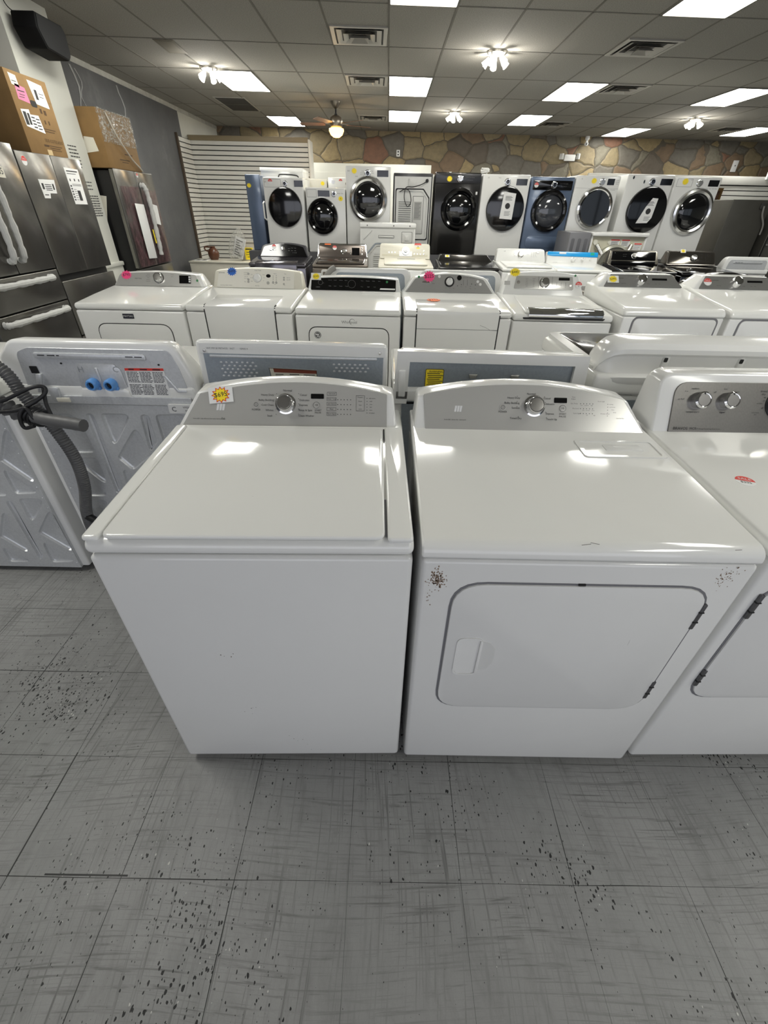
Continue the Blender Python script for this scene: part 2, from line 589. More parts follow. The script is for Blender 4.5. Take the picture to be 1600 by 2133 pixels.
struct(B().box(XL - 0.2, XR + 0.2, YF - 0.2, 14.2, -0.1, 0.0).out('floor', FLOORM))
cl = [G(-6.43, -8.6), G(17.2, -8.6), G(17.2, 6.15), G(-6.43, 6.15)]
struct(B().loft([[tuple(p) for p in cl], [(p.x, p.y, p.z + 0.05) for p in cl]]).out('ceiling', TILEM))
b = B()
def bar(p, q, wd=0.019, h=0.003):
    d = (q - p).normalized()
    n = Vector((-d.y, d.x, 0)) * wd / 2
    lo = [p + n, p - n, q - n, q + n]
    b.loft([[(v.x, v.y, CEIL - h) for v in lo], [(v.x, v.y, CEIL + 0.002) for v in lo]])
for i in range(-6, 18):
    bar(G(i, -8.6), G(i, 6.1))
for j in range(-8, 7):
    bar(G(-6.43, j), G(17.2, j))
struct(b.out('trim_1', BARM))

# left wall: grey painted stretch, then white to the stone wall
struct(B().box(XL - 0.15, XL, YF, 10.7, 0, 2.93).out('wall_left', GRAYW))
struct(B().box(XL - 0.15, XL, 10.7, 13.2, 0, 2.93).out('wall_left_end', WALLW))
struct(B().box(XL - 0.15, XL + 0.012, YF, 13.1, 2.93, CEIL).out('trim_2', mat('pale_trim_paint', 'b9b9b2', 0.7, var=0.15, vscale=9)))
# bare plaster streaks where something was pulled off the grey wall
b = B()
for y0, y1, z0, z1 in ((7.42, 7.46, 2.15, 2.9), (7.52, 7.545, 2.45, 2.88), (8.55, 8.585, 2.3, 2.9)):
    pts = []
    for k in range(9):
        t = k / 8
        pts.append((y0 + 0.05 * math.sin(9 * t + y0), z0 + (z1 - z0) * t))
    wd = y1 - y0
    lo = [(y, z) for y, z in pts] + [(y + wd * (0.5 + 0.5 * math.sin(5 * z)), z) for y, z in pts[::-1]]
    b.prof(lo, XL, XL + 0.004)
for k in range(5):
    b.box(XL, XL + 0.003, 6.6 + 0.4 * k, 7.0 + 0.4 * k, 2.0 - 0.015 * k, 2.03 + 0.01 * (k % 2))
struct(b.out('trim_3', mat('bare_plaster', '9b9c9c', 0.85, var=0.1)))
# stone wall at the far end, white walls at right
def ywall(x):
    return 13.1 + 0.045 * (x + 0.03)
b = B()
b.loft([[(XL - 0.15, ywall(XL), 0), (XR + 0.2, ywall(XR), 0), (XR + 0.2, ywall(XR), CEIL), (XL - 0.15, ywall(XL), CEIL)],
        [(XL - 0.15, ywall(XL) + 0.2, 0), (XR + 0.2, ywall(XR) + 0.2, 0), (XR + 0.2, ywall(XR) + 0.2, CEIL), (XL - 0.15, ywall(XL) + 0.2, CEIL)]])
struct(b.out('wall_back', STONEM))
struct(B().box(XR, XR + 0.15, YF, 14.1, 0, CEIL).out('wall_right', WALLW))
# shop front behind the viewer: stall riser, header and mullions around open glazing
b = B()
b.box(XL, XR, YF - 0.15, YF, 0, 0.25).box(XL, XR, YF - 0.15, YF, 2.85, CEIL)
for x in (XL, -1.6, 0.8, 3.2, 5.6, 8.0, XR - 0.1):
    b.box(x, x + 0.1, YF - 0.12, YF, 0.25, 2.85)
struct(b.out('wall_front', mat('bronze_mullion', '3a3630', 0.5)))

# white pillar on the left wall with a pasted notice
PX, PY0, PY1 = -3.25, 5.245, 5.95
b = B().box(XL, PX, PY0, PY1, 0, CEIL)
pil = struct(b.out('wall_pillar', WALLW))
b = B()
b.box(XL, PX + 0.02, PY0 - 0.02, PY1 + 0.02, 0, 0.9, 0.006).box(XL, PX + 0.035, PY0 - 0.035, PY1 + 0.035, 0.9, 0.945, 0.01)
struct(b.out('baseboard_pillar', WALLW))
MP = Matrix(((0, 0, 1, PX), (1, 0, 0, 0), (0, 1, 0, 0), (0, 0, 0, 1)))   # (u=Y, v=Z, n=X)
b = B(MP)
random.seed(3)
for blk, (y0, y1, z1, n, st) in enumerate(((5.62, 5.78, 1.99, 7, 0.028), (5.62, 5.86, 1.70, 3, 0.03), (5.62, 5.90, 1.58, 9, 0.022))):
    for r in range(n):
        y = y0
        while y < y1 - 0.02:
            ww = random.uniform(0.015, 0.05)
            ww = min(ww, y1 - y)
            b.box(y, y + ww, z1 - r * st - 0.009, z1 - r * st, 0.0005, 0.0015)
            y += ww + 0.008
tag(b.out('wall_notice', PRINT), 'small printed paragraphs of a notice pasted on the white pillar', 'notice')

# ------------------------------------------------------------------ slat walls and partitions
SLATW = mat('slatwall_laminate', 'e0dfd8', 0.45, var=0.03)
def slat_rows(b, z0, z1, pitch=0.0765, gap=0.015):
    z = z1
    while z > z0 + 0.02:
        yield max(z0, z - pitch + gap), z
        z -= pitch
t = thing('slatwall_partition', 'white slatwall panel with a tan top rail in the left back corner', 'partition', (-2.75, 11.0, 0))
b = B()
for a, z in slat_rows(b, 0.1, 2.55):
    b.box(-1.19, 1.14, 0.0, 0.02, a, z, 0.002, 1)
b.out('slat_panel', SLATW, t)
B().box(-1.19, 1.15, 0.012, 0.05, 0.0, 2.55).out('backing_panel', BLACKM, t)
B().box(-1.19, 1.15, -0.02, 0.06, 2.55, 2.63, 0.004).out('top_rail', mat('tan_laminate', '8f8268', 0.5), t)
B().box(1.145, 1.18, -0.02, 0.42, 0.0, 2.60, 0.004).out('end_panel', SLATW, t)
t = thing('slatwall_return', 'narrow white slatwall strip along the left wall beside the grey paint', 'partition', (XL + 0.002, 10.75, 0))
b = B()
for a, z in slat_rows(b, 0.1, 2.55):
    b.box(0.02, 0.04, -0.35, 0.24, a, z, 0.002, 1)
b.out('slat_panel', SLATW, t)
B().box(0.0, 0.021, -0.35, 0.24, 0.0, 2.56).out('backing_panel', BLACKM, t)
B().box(0.0, 0.045, -0.385, -0.35, 0.0, 2.6, 0.003).out('edge_trim', mat('brown_edge', '55493c', 0.6), t)
t = thing('partition_board', 'blank off-white partition board below the stone wall, behind the tall front loader', 'partition', (-0.35, 12.3, 0))
B().box(-1.38, 1.30, 0, 0.05, 0, 2.34, 0.004).out('board', WALLW, t)
B().box(-1.38, -0.42, -0.012, 0.0, 0, 2.18, 0.004).out('door_panel', WALLW, t)
t = thing('slatwall_partition', 'white slatwall run with a deep plain header at the far right', 'partition', (7.0, 12.0, 0))
b = B()
for a, z in slat_rows(b, 0.1, 2.08, 0.09, 0.016):
    b.box(-2.6, 3.3, 0.0, 0.02, a, z, 0.002, 1)
b.out('slat_panel', SLATW, t)
B().box(-2.6, 3.3, 0.012, 0.05, 0.0, 2.1).out('backing_panel', BLACKM, t)
B().box(-2.6, 3.3, -0.03, 0.06, 2.1, 2.25, 0.004).out('header', SLATW, t)
t = thing('picture_frame', 'dark picture in a gilt frame hanging on the slatwall at right', 'picture', (7.3, 11.985, 1.68))
GILT = mat('gilt_frame', '5a4526', 0.4, 0.5)
o_, i_ = [(-0.17, 0), (0.17, 0), (0.17, 0.36), (-0.17, 0.36)], [(-0.12, 0.05), (0.12, 0.05), (0.12, 0.31), (-0.12, 0.31)]
B(frame()).ring(o_, i_, -0.01, 0.02).out('frame', GILT, t)
B(frame()).slab(i_, -0.01, 0.006).out('picture', mat('dark_picture', '3a2416', 0.5, var=0.5, vscale=12), t)

# ------------------------------------------------------------------ ceiling fittings
PANELM = mat('lit_diffuser', 'fffef6', 0.5, emit=PANEL_POWER)
def panel(i, j, label, frac=1.0):
    t = thing('ceiling_light', label, 'ceiling light', G(i + 0.5, j + 0.5), 0, 'recessed light panels')
    def q(u, v, z):
        p = G(i + u, j + v * frac) - G(i + 0.5, j + 0.5)
        return (p.x, p.y, z)
    m = 0.025
    o_ = [q(0, 0, 0), q(1, 0, 0), q(1, 1, 0), q(0, 1, 0)]
    lo = [q(m, m / 2, -0.008), q(1 - m, m / 2, -0.008), q(1 - m, 1 - m / 2, -0.008), q(m, 1 - m / 2, -0.008)]
    hi = [(a, c, 0.001) for a, c, z in lo]
    B().loft([lo, hi]).out('diffuser', PANELM, t)
    B().ring([(a, c) for a, c, z in o_], [(a, c) for a, c, z in lo], -0.012, 0.001).out('frame', BARM, t)
for i, j, lab in ((0, -1, 'bright ceiling light panel cut off by the top edge, near the middle'),
                  (4, -1, 'bright ceiling light panel cut off by the top edge at the right'),
                  (-4, 2, 'bright ceiling light panel beside the left cluster lamp'),
                  (0, 2, 'nearer of the two bright panels in the middle column'),
                  (4, 2, 'bright ceiling light panel with a vent at its right side'),
                  (8, 2, 'bright ceiling light panel at the right edge above the last front loaders'),
                  (-4, 4.8, 'small bright panel above the left slatwall'),
                  (0, 4, 'farther of the two bright panels in the middle column, right of the fan'),
                  (4, 4, 'small bright panel over the middle of the stone wall'),
                  (8, 4.9, 'small bright panel close to the stone wall at the right'),
                  (12, 4.45, 'sliver of a bright panel at the far right edge of the ceiling'),
                  (-4, -1, 'bright ceiling panel above the refrigerators'),
                  (8, -1, 'bright ceiling panel above the right end of the front row'),
                  (4, -4, 'added unseen fill panel overhead at the right, behind the viewer'),  # this and the next two: unseen panels added to brighten the near rows
                  (4, -6, 'added unseen fill panel overhead well behind the viewer, right column'),
                  (-4, -4, 'added unseen fill panel overhead at the left, behind the viewer')):
    panel(i, j, lab)

LAMPG = mat('lit_lamp_glass', 'fffbea', 0.3, emit=16.0)
def cluster(x, y, label):
    t = thing('cluster_lamp', label, 'ceiling lamp', (x, y, CEIL), 0.3, 'cluster ceiling lamps')
    B().lathe([(0, 0), (0.11, 0), (0.11, -0.02), (0.06, -0.05), (0, -0.055)]).out('ceiling_plate', SATIN, t)
    for k in range(5):
        M = Matrix.Rotation(2 * PI * k / 5, 4, 'Z') @ Matrix.Translation((0.075, 0, -0.055)) @ Matrix.Rotation(R(-48), 4, 'Y')
        sh = B(M).lathe([(0.022, 0), (0.026, -0.03), (0.038, -0.085), (0.036, -0.085), (0.022, -0.02), (0, -0.012)], seg=14).out('lamp_shade', mat('frosted_shade', 'f2f0e6', 0.3, emit=2.2), t)
        B(M).lathe([(0, -0.015), (0.016, -0.03), (0.024, -0.065), (0.014, -0.085), (0, -0.09)], seg=12).out('bulb', LAMPG, sh)
    d = bpy.data.lights.new('lamp_glow', 'POINT')
    d.energy, d.color, d.shadow_soft_size = 16, (1.0, 0.96, 0.88), 0.05
    o = bpy.data.objects.new('lamp_glow', d)
    o.location = (0, 0, -0.21)
    o.parent = t
    COL.objects.link(o)
cluster(-2.39, 7.90, 'cluster lamp with five lit shades at the left, beside a light panel')
cluster(1.19, 6.92, 'largest cluster lamp, five lit shades, right of centre')
cluster(1.18, 10.58, 'small cluster lamp with lit shades over the black front loader')
cluster(5.66, 10.68, 'small cluster lamp with lit shades at the right near the stone wall')

VENTM = mat('vent_metal', 'a8a59c', 0.45, 0.2)
def vent(i, y0, label, s=0.58):
    c = Vector((-0.03 + 0.61 * i + 0.305, y0 + 0.29, CEIL))
    t = thing('ceiling_vent', label, 'air vent', c, 0.03, 'square four-way ceiling vents')
    B().ring([(-0.29, -0.29), (0.29, -0.29), (0.29, 0.29), (-0.29, 0.29)], [(-0.25, -0.25), (0.25, -0.25), (0.25, 0.25), (-0.25, 0.25)], -0.012, 0.001).out('frame', VENTM, t)
    B().box(-0.25, 0.25, -0.25, 0.25, -0.002, 0.001).out('duct', mat('duct_dark', '3a3935', 0.7), t)
    for k in range(3):
        a, c2 = 0.23 - 0.068 * k, 0.185 - 0.068 * k
        f = lambda r, z: [(-r, -r, z), (r, -r, z), (r, r, z), (-r, r, z)]
        B().loft([f(a, -0.018 - 0.012 * k), f(a - 0.004, -0.018 - 0.012 * k), f(c2 - 0.004, -0.004), f(c2, -0.004)], caps=False).out('louver', VENTM, t)
vent(-1, 6.2, 'square ceiling vent with wide louvers, nearest, left of the middle panels')
vent(-1, 8.09, 'square ceiling vent left of the nearer middle light panel')
vent(-1, 11.1, 'small square ceiling vent just right of the fan')
vent(4, 6.38, 'square ceiling vent with open louvers at the upper right')
vent(5, 8.24, 'square ceiling vent touching the right side of a light panel')
vent(5, 11.33, 'small square ceiling vent near the stone wall, right of centre')
vent(11, 11.45, 'small square ceiling vent at the far right near the stone wall')
t = thing('return_grille', 'dark twin return-air grille in the ceiling left of centre', 'air vent', (-2.70, 10.33, CEIL), 0.02)
B().box(-0.27, 0.27, -0.58, 0.58, -0.008, 0.001).out('frame', VENTM, t)
for y0 in (-0.55, 0.02):
    b = B()
    for k in range(18):
        b.box(-0.24, 0.24, y0 + 0.03 * k, y0 + 0.03 * k + 0.022, -0.012, -0.0075)
    b.out('grille', mat('grille_dark', '3b3935', 0.7), t)
t = thing('speaker_grille', 'narrow brownish patch plate set in the ceiling at the upper left', 'ceiling plate', (-2.50, 7.02, CEIL), 0.05)
B().box(-0.13, 0.09, -0.24, 0.26, -0.006, 0.001, 0.003).out('plate', mat('stained_plate', '7d776a', 0.7), t)
B().box(-0.10, 0.06, -0.20, 0.22, -0.0075, -0.0055, 0.002).out('inset', mat('stained_inset', '8a8476', 0.7), t)

# ceiling fan
t = thing('ceiling_fan', 'ceiling fan with wooden blades and a lit amber glass bowl', 'fan', (-0.93, 9.9, CEIL), 0.0)
NICK = mat('brushed_nickel', '8c857a', 0.3, 0.9)
B().lathe([(0, 0), (0.085, 0), (0.08, -0.03), (0.045, -0.085), (0.02, -0.095), (0, -0.095)]).out('canopy', NICK, t)
B().lathe([(0.014, -0.09), (0.014, -0.18)], seg=12).lathe([(0, -0.15), (0.025, -0.155), (0.025, -0.18), (0, -0.185)], seg=14).out('downrod', BLACKM, t)
B().lathe([(0, -0.17), (0.05, -0.175), (0.095, -0.20), (0.11, -0.24), (0.11, -0.30), (0.09, -0.33), (0, -0.33)]).out('motor', NICK, t)
B().lathe([(0.09, -0.335), (0.125, -0.345), (0.13, -0.375), (0.10, -0.43), (0.05, -0.46), (0, -0.465)]).out('glass_bowl', mat('amber_glass', 'ffc56a', 0.3, emit=4.5), t)
WOOD = mat('fan_blade_wood', '6b4a34', 0.45, var=0.2, vscale=20)
for k, a in enumerate((100, 172, 244, 316, 28)):
    M = Matrix.Rotation(R(a), 4, 'Z') @ Matrix.Translation((0, 0, -0.285)) @ Matrix.Rotation(R(10), 4, 'X')
    bl = B(M).slab(rrect(0.2, 0.64, -0.062, 0.062, 0.03), -0.003, 0.003).out('blade', WOOD, t)
    B(M).box(0.09, 0.26, -0.018, 0.018, 0.003, 0.010, 0.002).out('bracket', NICK, bl)
d = bpy.data.lights.new('lamp_glow', 'POINT')
d.energy, d.color, d.shadow_soft_size = 7, (1.0, 0.72, 0.38), 0.06
o = bpy.data.objects.new('lamp_glow', d); o.location = (0, 0, -0.55); o.parent = t; COL.objects.link(o)

# stone wall fittings
t = thing('power_outlet', 'white outlet plate high on the stone wall', 'outlet', (0.21, ywall(0.21), 2.60))
B(frame()).slab(rrect(-0.04, 0.04, -0.06, 0.06, 0.008), -0.01, 0.01).out('cover_plate', PAPER, t)
for v in (-0.026, 0.026):
    B(frame(-0.01)).slab(circle(0.017, 12, 0, v), 0.0, 0.003).out('socket', BLACKM, t)
t = thing('emergency_light', 'white emergency light with two lamp heads on the stone wall', 'emergency light', (4.32, ywall(4.32), 2.60))
B(frame()).slab(rrect(-0.13, 0.13, -0.06, 0.06, 0.015), -0.02, 0.06, 0.006).out('housing', PAPER, t)
for s, dz in ((-1, 0.02), (1, 0.03)):
    M = Matrix.Translation((0.2 * s, -0.03, dz)) @ Matrix.Rotation(R(-35 * s), 4, 'Z')
    h = B(M).box(-0.035, 0.035, -0.05, 0.04, -0.055, 0.055, 0.01).out('lamp_head', PAPER, t)
    B(M).box(-0.028, 0.028, -0.053, -0.049, -0.045, 0.045, 0.004).out('lens', mat('lamp_lens', 'b9bab5', 0.15), h)
    B(M).box(-0.015 - 0.05 * (s > 0), 0.015 + 0.05 * (s < 0), 0.0, 0.02, -0.01, 0.01).out('bracket', PAPER, h)
t = thing('security_camera', 'white dome camera where the stone wall meets the ceiling', 'camera', (4.62, ywall(4.62) - 0.12, CEIL))
B().lathe([(0, 0), (0.05, 0), (0.05, -0.05), (0.03, -0.07), (0, -0.07)]).box(-0.02, 0.02, -0.02, 0.02, -0.11, -0.06).out('mount', PAPER, t)
B(Matrix.Translation((0, 0, -0.135))).lathe([(0, 0.045), (0.03, 0.035), (0.048, 0), (0.03, -0.035), (0, -0.045)]).out('camera_ball', PAPER, t)
B(Matrix.Translation((0, -0.035, -0.14)) @ frame()).lathe([(0, 0), (0.022, 0), (0.02, 0.014), (0, 0.016)]).out('lens', BLACK, t)

# black loudspeaker on the pillar
t = thing('loudspeaker', 'black loudspeaker bracketed to the white pillar near the ceiling', 'speaker', (PX, 5.47, 2.72), R(90))
pts = [(-0.19, 0.0), (-0.12, -0.115), (0.19, -0.135), (0.24, -0.09), (0.25, 0.06), (0.21, 0.10), (-0.16, 0.10)]
pts = round_poly(pts, [0.02, 0.03, 0.05, 0.05, 0.05, 0.03, 0.02])
B(frame(-0.05)).slab(pts, 0, 0.20, 0.012).out('cabinet', mat('speaker_black', '0a0a0b', 0.7, bump=0.15, bscale=200, spec=0.2), t)
B(frame(-0.05)).slab([(p[0] * 0.9, p[1] * 0.9) for p in pts], 0.199, 0.204).out('grille', mat('speaker_grille_cloth', '101113', 0.8), t)
B().box(-0.04, 0.04, -0.06, 0.0, -0.05, 0.05, 0.004).out('bracket', BLACKM, t)
B().tube(smooth_path([(-0.1, -0.06, 0.09), (-0.14, -0.02, 0.14), (-0.16, -0.01, 0.26)]), 0.004, 6).out('cable', BLACKM, t)

t = thing('junction_box', 'white box on the header of the far right slatwall', 'electrical box', (8.35, 11.95, 2.20))
B().box(-0.06, 0.06, -0.03, 0.02, 0, 0.20, 0.006).out('body', PAPER, t)
B(frame(-0.03)).slab(circle(0.015, 12, 0, 0.12), 0, 0.004).out('knockout', GPRINT, t)
t = thing('junction_box', 'small white box on the stone wall at the right edge', 'electrical box', (8.45, ywall(8.45), 2.42))
B().box(-0.06, 0.06, -0.04, 0.02, 0, 0.22, 0.006).out('body', PAPER, t)
B(frame(-0.04)).slab(circle(0.015, 12, 0, 0.12), 0, 0.004).out('knockout', GPRINT, t)

# ------------------------------------------------------------------ top-load washers and dryers
def deck_prof(zs, zf, zb, yb, D, r, n=7, y0=0.0):
    pts = [(D, zs), (y0, zs)]
    for i in range(n + 1):
        a = PI - (PI / 2) * i / n
        pts.append((y0 + r + r * math.cos(a), zf - r + r * math.sin(a)))
    return pts + [(y0 + (yb - y0) * 0.5, zf + (zb - zf) * 0.55), (yb, zb), (D, zb)]

def place(name, label, cat, p, yaw, W, D, back=False, group=None):
    """p = the corner of the visible face that is at the viewer's left"""
    ex = Vector((math.cos(yaw), math.sin(yaw), 0))
    ey = Vector((-math.sin(yaw), math.cos(yaw), 0))
    c = Vector((p[0], p[1], p[2] if len(p) > 2 else 0)) + ex * W / 2
    if back:
        return thing(name, label, cat, c + ey * D, yaw + PI, group)
    return thing(name, label, cat, c, yaw, group)

def knob(t, M, u, v, r, h, m=CHROME, cap=None, cone=0.9, tick=False):
    k = B(M).lathe([(0, 0), (r * 1.18, 0), (r * 1.18, h * 0.12), (r, h * 0.18), (r * cone, h * 0.9), (r * cone * 0.92, h), (0, h)], u, v, 0.002, 28).out('knob', m, t)
    if cap:
        B(M).lathe([(r * cone * 0.8, h), (r * cone * 0.78, h + 0.0012), (0, h + 0.002)], u, v, 0.002, 24).out('knob_cap', cap, k)
    if tick:
        B(M).box(u - 0.0015, u + 0.0015, v + r * 0.3, v + r * 0.8, h + 0.002, h + 0.0045).out('pointer', BLACKM, k)
    return k
def lettering(t, M, rows, m=PRINT, n=0.0042, boxes=(), dots=(), name='lettering'):
    bins = {}
    for r_ in rows:
        key = sum(r_[1] > q for q in (-0.14, -0.085, 0.02, 0.07, 0.112, 0.2)) if len(rows) > 20 else 0
        bins.setdefault(key, []).append(r_)
    for key in sorted(bins):
        b = B(M)
        for s, u, v, sz in bins[key]:
            b.text(s, u, v, n, sz * (1.04 if sz < 0.0095 else 1.0))
        o = b.out(name, m, t)
    b = B(M)
    for u0, u1, v0, v1 in boxes:
        e = 0.0006
        b.ring([(u0, v0), (u1, v0), (u1, v1), (u0, v1)], [(u0 + e, v0 + e), (u1 - e, v0 + e), (u1 - e, v1 - e), (u0 + e, v1 - e)], n - 0.0004, n)
    if boxes:
        b.out('printed_outlines', m, t)
    b = B(M)
    for u, v, r in dots:
        b.slab(circle(r, 8, u, v), n - 0.0006, n)
    if dots:
        b.out('indicator_dots', m, t)
    return o
def display(t, M, u0, u1, v0, v1, n=0.003, m=BLACK, name='display'):
    return B(M).slab(rrect(u0, u1, v0, v1, 0.002, 2), n - 0.002, n + 0.0015).out(name, m, t)
def buttons(t, M, spots, m=PLAS, n=0.003):
    for u, v, r in spots:
        B(M).lathe([(0, -0.001), (r, -0.001), (r * 0.95, 0.002), (0, 0.0026)], u, v, n, 14).out('button', m, t)
def star(t, M, u, v, r, m, txt, tm=None, n=0.005, rot=0.0, label=None, card=False, rim=None, sx=1.15):
    T = M @ Matrix.Translation((u, v, n)) @ Matrix.Rotation(rot, 4, 'Z')
    root = None
    if card:
        root = B(T).slab([(-r * 1.45, -r * 0.95), (r * 1.45, -r * 0.95), (r * 1.45, r * 0.95), (-r * 1.45, r * 0.95)], 0, 0.0008).out('price_sticker', PAPER, t, label or 'white card with a burst-shaped price sticker')
        if rim:
            B(T).slab(burst(r, 0.7, 12, sx), 0.0008, 0.0013).out('burst_rim', rim, root)
        B(T).slab(burst(r * (0.84 if rim else 1), 0.7, 12, sx), 0.0012, 0.0018).out('burst', m, root)
    else:
        root = B(T).slab(burst(r, 0.72, 13, sx), 0, 0.0014).out('price_sticker', m, t, label or 'burst-shaped price sticker')
    if txt:
        B(T).text(txt, 0, 0, 0.0024, r * 0.78, R(4)).out('handwriting', tm or PRINT, root)
    return root
def dotsticker(t, M, u, v, r, n=0.005, top=RED, txt='SALE', sub=None):
    T = M @ Matrix.Translation((u, v, n))
    s = B(T).slab(circle(r, 24), 0, 0.001).out('sale_sticker', PAPER, t, 'round red and white sale sticker')
    half = [(r * 0.97 * math.cos(a), r * 0.97 * math.sin(a)) for a in [PI * i / 12 for i in range(13)]]
    B(T).slab(half, 0.001, 0.0016).out('red_half', top, s)
    B(T).text(txt, 0, r * 0.36, 0.0018, r * 0.62, R(0)).out('sale_print', WPRINT, s)
    if sub:
        B(T).text(sub, 0, -r * 0.35, 0.0014, r * 0.55).out('handwriting', PRINT, s)
    return s

def laundry(name, label, cat, p, yaw, W, D=0.70, back=False, group=None, zs=0.905, zf=0.942, zb=0.962, yb=0.545,
            body=None, deck=None, r=0.022, feet=True, z0=0.0):
    body = body or WHITE
    deck = deck or LIDW
    t = place(name, label, cat, p, yaw, W, D, back, group)
    h = W / 2
    B().box(-h + 0.03, h - 0.03, 0.03, D - 0.04, z0, z0 + 0.04).out('base', BLACKM, t)
    B().box(-h, h, 0, D - 0.01, z0 + 0.025, zs - 0.004, 0.012, 3).out('cabinet', body, t)
    B().prof(deck_prof(zs, zf, zb, yb, D, r), -h - 0.001, h + 0.001, 0.016, 4, ang=50).out('top_deck', deck, t)
    return t
def shell(t, outline, yb, zb, lean, ye, m, drop=0.93, bev=0.012, name='console'):
    s, c = math.sin(lean), math.cos(lean)
    f = [(u, yb + v * s, zb + v * c) for u, v in outline]
    k = [(u, max(ye - 0.012, yb + v * s + 0.02), zb + v * c) for u, v in outline]
    g = [(u * 0.985, max(ye, yb + v * s + 0.035), zb + v * c * drop) for u, v in outline]
    return B().loft([f, k, g], bev, 3, ang=32).out(name, m, t)
def door(t, u0, u1, z0, z1, r=0.07, m=WHITE, shade_mat=GREYGAP, y=0.0, shade_w=0.0055, thick=0.006):
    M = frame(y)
    s = B(M).slab(rrect(u0 - shade_w, u1 + shade_w, z0 - shade_w, z1 + shade_w, r + shade_w, 6), -0.004, 0.0012).out('door_gap_shade', shade_mat, t)  # dark outline slab standing in for the shadow in the door groove
    d = B(M).slab(rrect(u0, u1, z0, z1, r, 6), -0.003, thick, 0.004, 2).out('door', m, t)
    return d
def hinge(d, z0, z1, u, y=0.0, lean=0.0):
    h = B(frame(y)).box(u - 0.005, u + 0.005, z0, z1, 0.0, 0.008, 0.002).out('hinge', mat('hinge_steel', '6c6c6e', 0.35, 0.8), d)
    for k in range(5):
        z = z0 + (z1 - z0) * (k + 0.5) / 5
        B(frame(y)).box(u - 0.006, u + 0.006, z - 0.0016, z + 0.0016, 0.001, 0.009).out('knuckle_joint', BLACKM, h) if k in (1, 3) else None
    return h

CONSOLE_LEAN = R(33)
def emblem(t, M, u, v, s, m=WPRINT):
    b = B(M)
    for k in range(3):
        a = -s / 2 + k * s * 0.36
        b.slab([(u + a - s * .1, v - s * 0.42), (u + a + s * .17, v - s * 0.42), (u + a + s * .32, v + s * 0.42), (u + a + s * .02, v + s * 0.42)], 0.003, 0.0042)
    return b.out('emblem', m, t, 'small emblem of slanted bars')

# ---- front row, left: top-load washer with the silver console
t = A1 = laundry('top_load_washer', 'large white washer with silver console and $695 sticker, front left', 'washer', (-0.629, 0.68), 0.021, 0.6985, group='front row machines')
ln = math.atan2(0.53, 0.014)
MD = frame(0.0, 0.942, ln)
B(MD).slab(rrect(-0.308, 0.287, 0.006, 0.525, 0.022, 5), 0.001, 0.0125, 0.005, 3).out('lid', LIDW, t)
B(MD).slab(rrect(-0.348, -0.313, 0.004, 0.54, 0.01), -0.004, 0.010, 0.006, 3).out('deck_rim', LIDW, t)
B(MD).slab(rrect(0.293, 0.348, 0.004, 0.54, 0.01), -0.004, 0.010, 0.006, 3).out('deck_rim', LIDW, t)
B(MD).box(0.2872, 0.2925, 0.02, 0.53, 0.001, 0.0018).out('lid_gap', GREYGAP, t)
B(MD).slab(rrect(0.2885, 0.2922, 0.44, 0.53, 0.002, 2), 0.0, 0.006).out('lid_hinge', BLACKM, t)
sh = arch(-0.347, 0.332, -0.288, 0.320, 0.108, 0.146, 0.104)
shell(t, sh, 0.545, 0.955, CONSOLE_LEAN, 0.69, PLAS)
MC = frame(0.545, 0.957, CONSOLE_LEAN)
B(MC).slab(round_poly(arch(-0.333, 0.300, -0.277, 0.300, 0.101, 0.139, 0.106), 0.004, 2), -0.002, 0.0032, 0.001, 1).out('control_panel', PANEL, t)
B(MC).box(-0.333, 0.300, -0.006, 0.0, -0.004, 0.006, 0.002).out('panel_ledge', SATIN, t)
knob(t, MC, -0.014, 0.072, 0.027, 0.026, CHROME, SATIN)
display(t, MC, 0.064, 0.104, 0.089, 0.104)
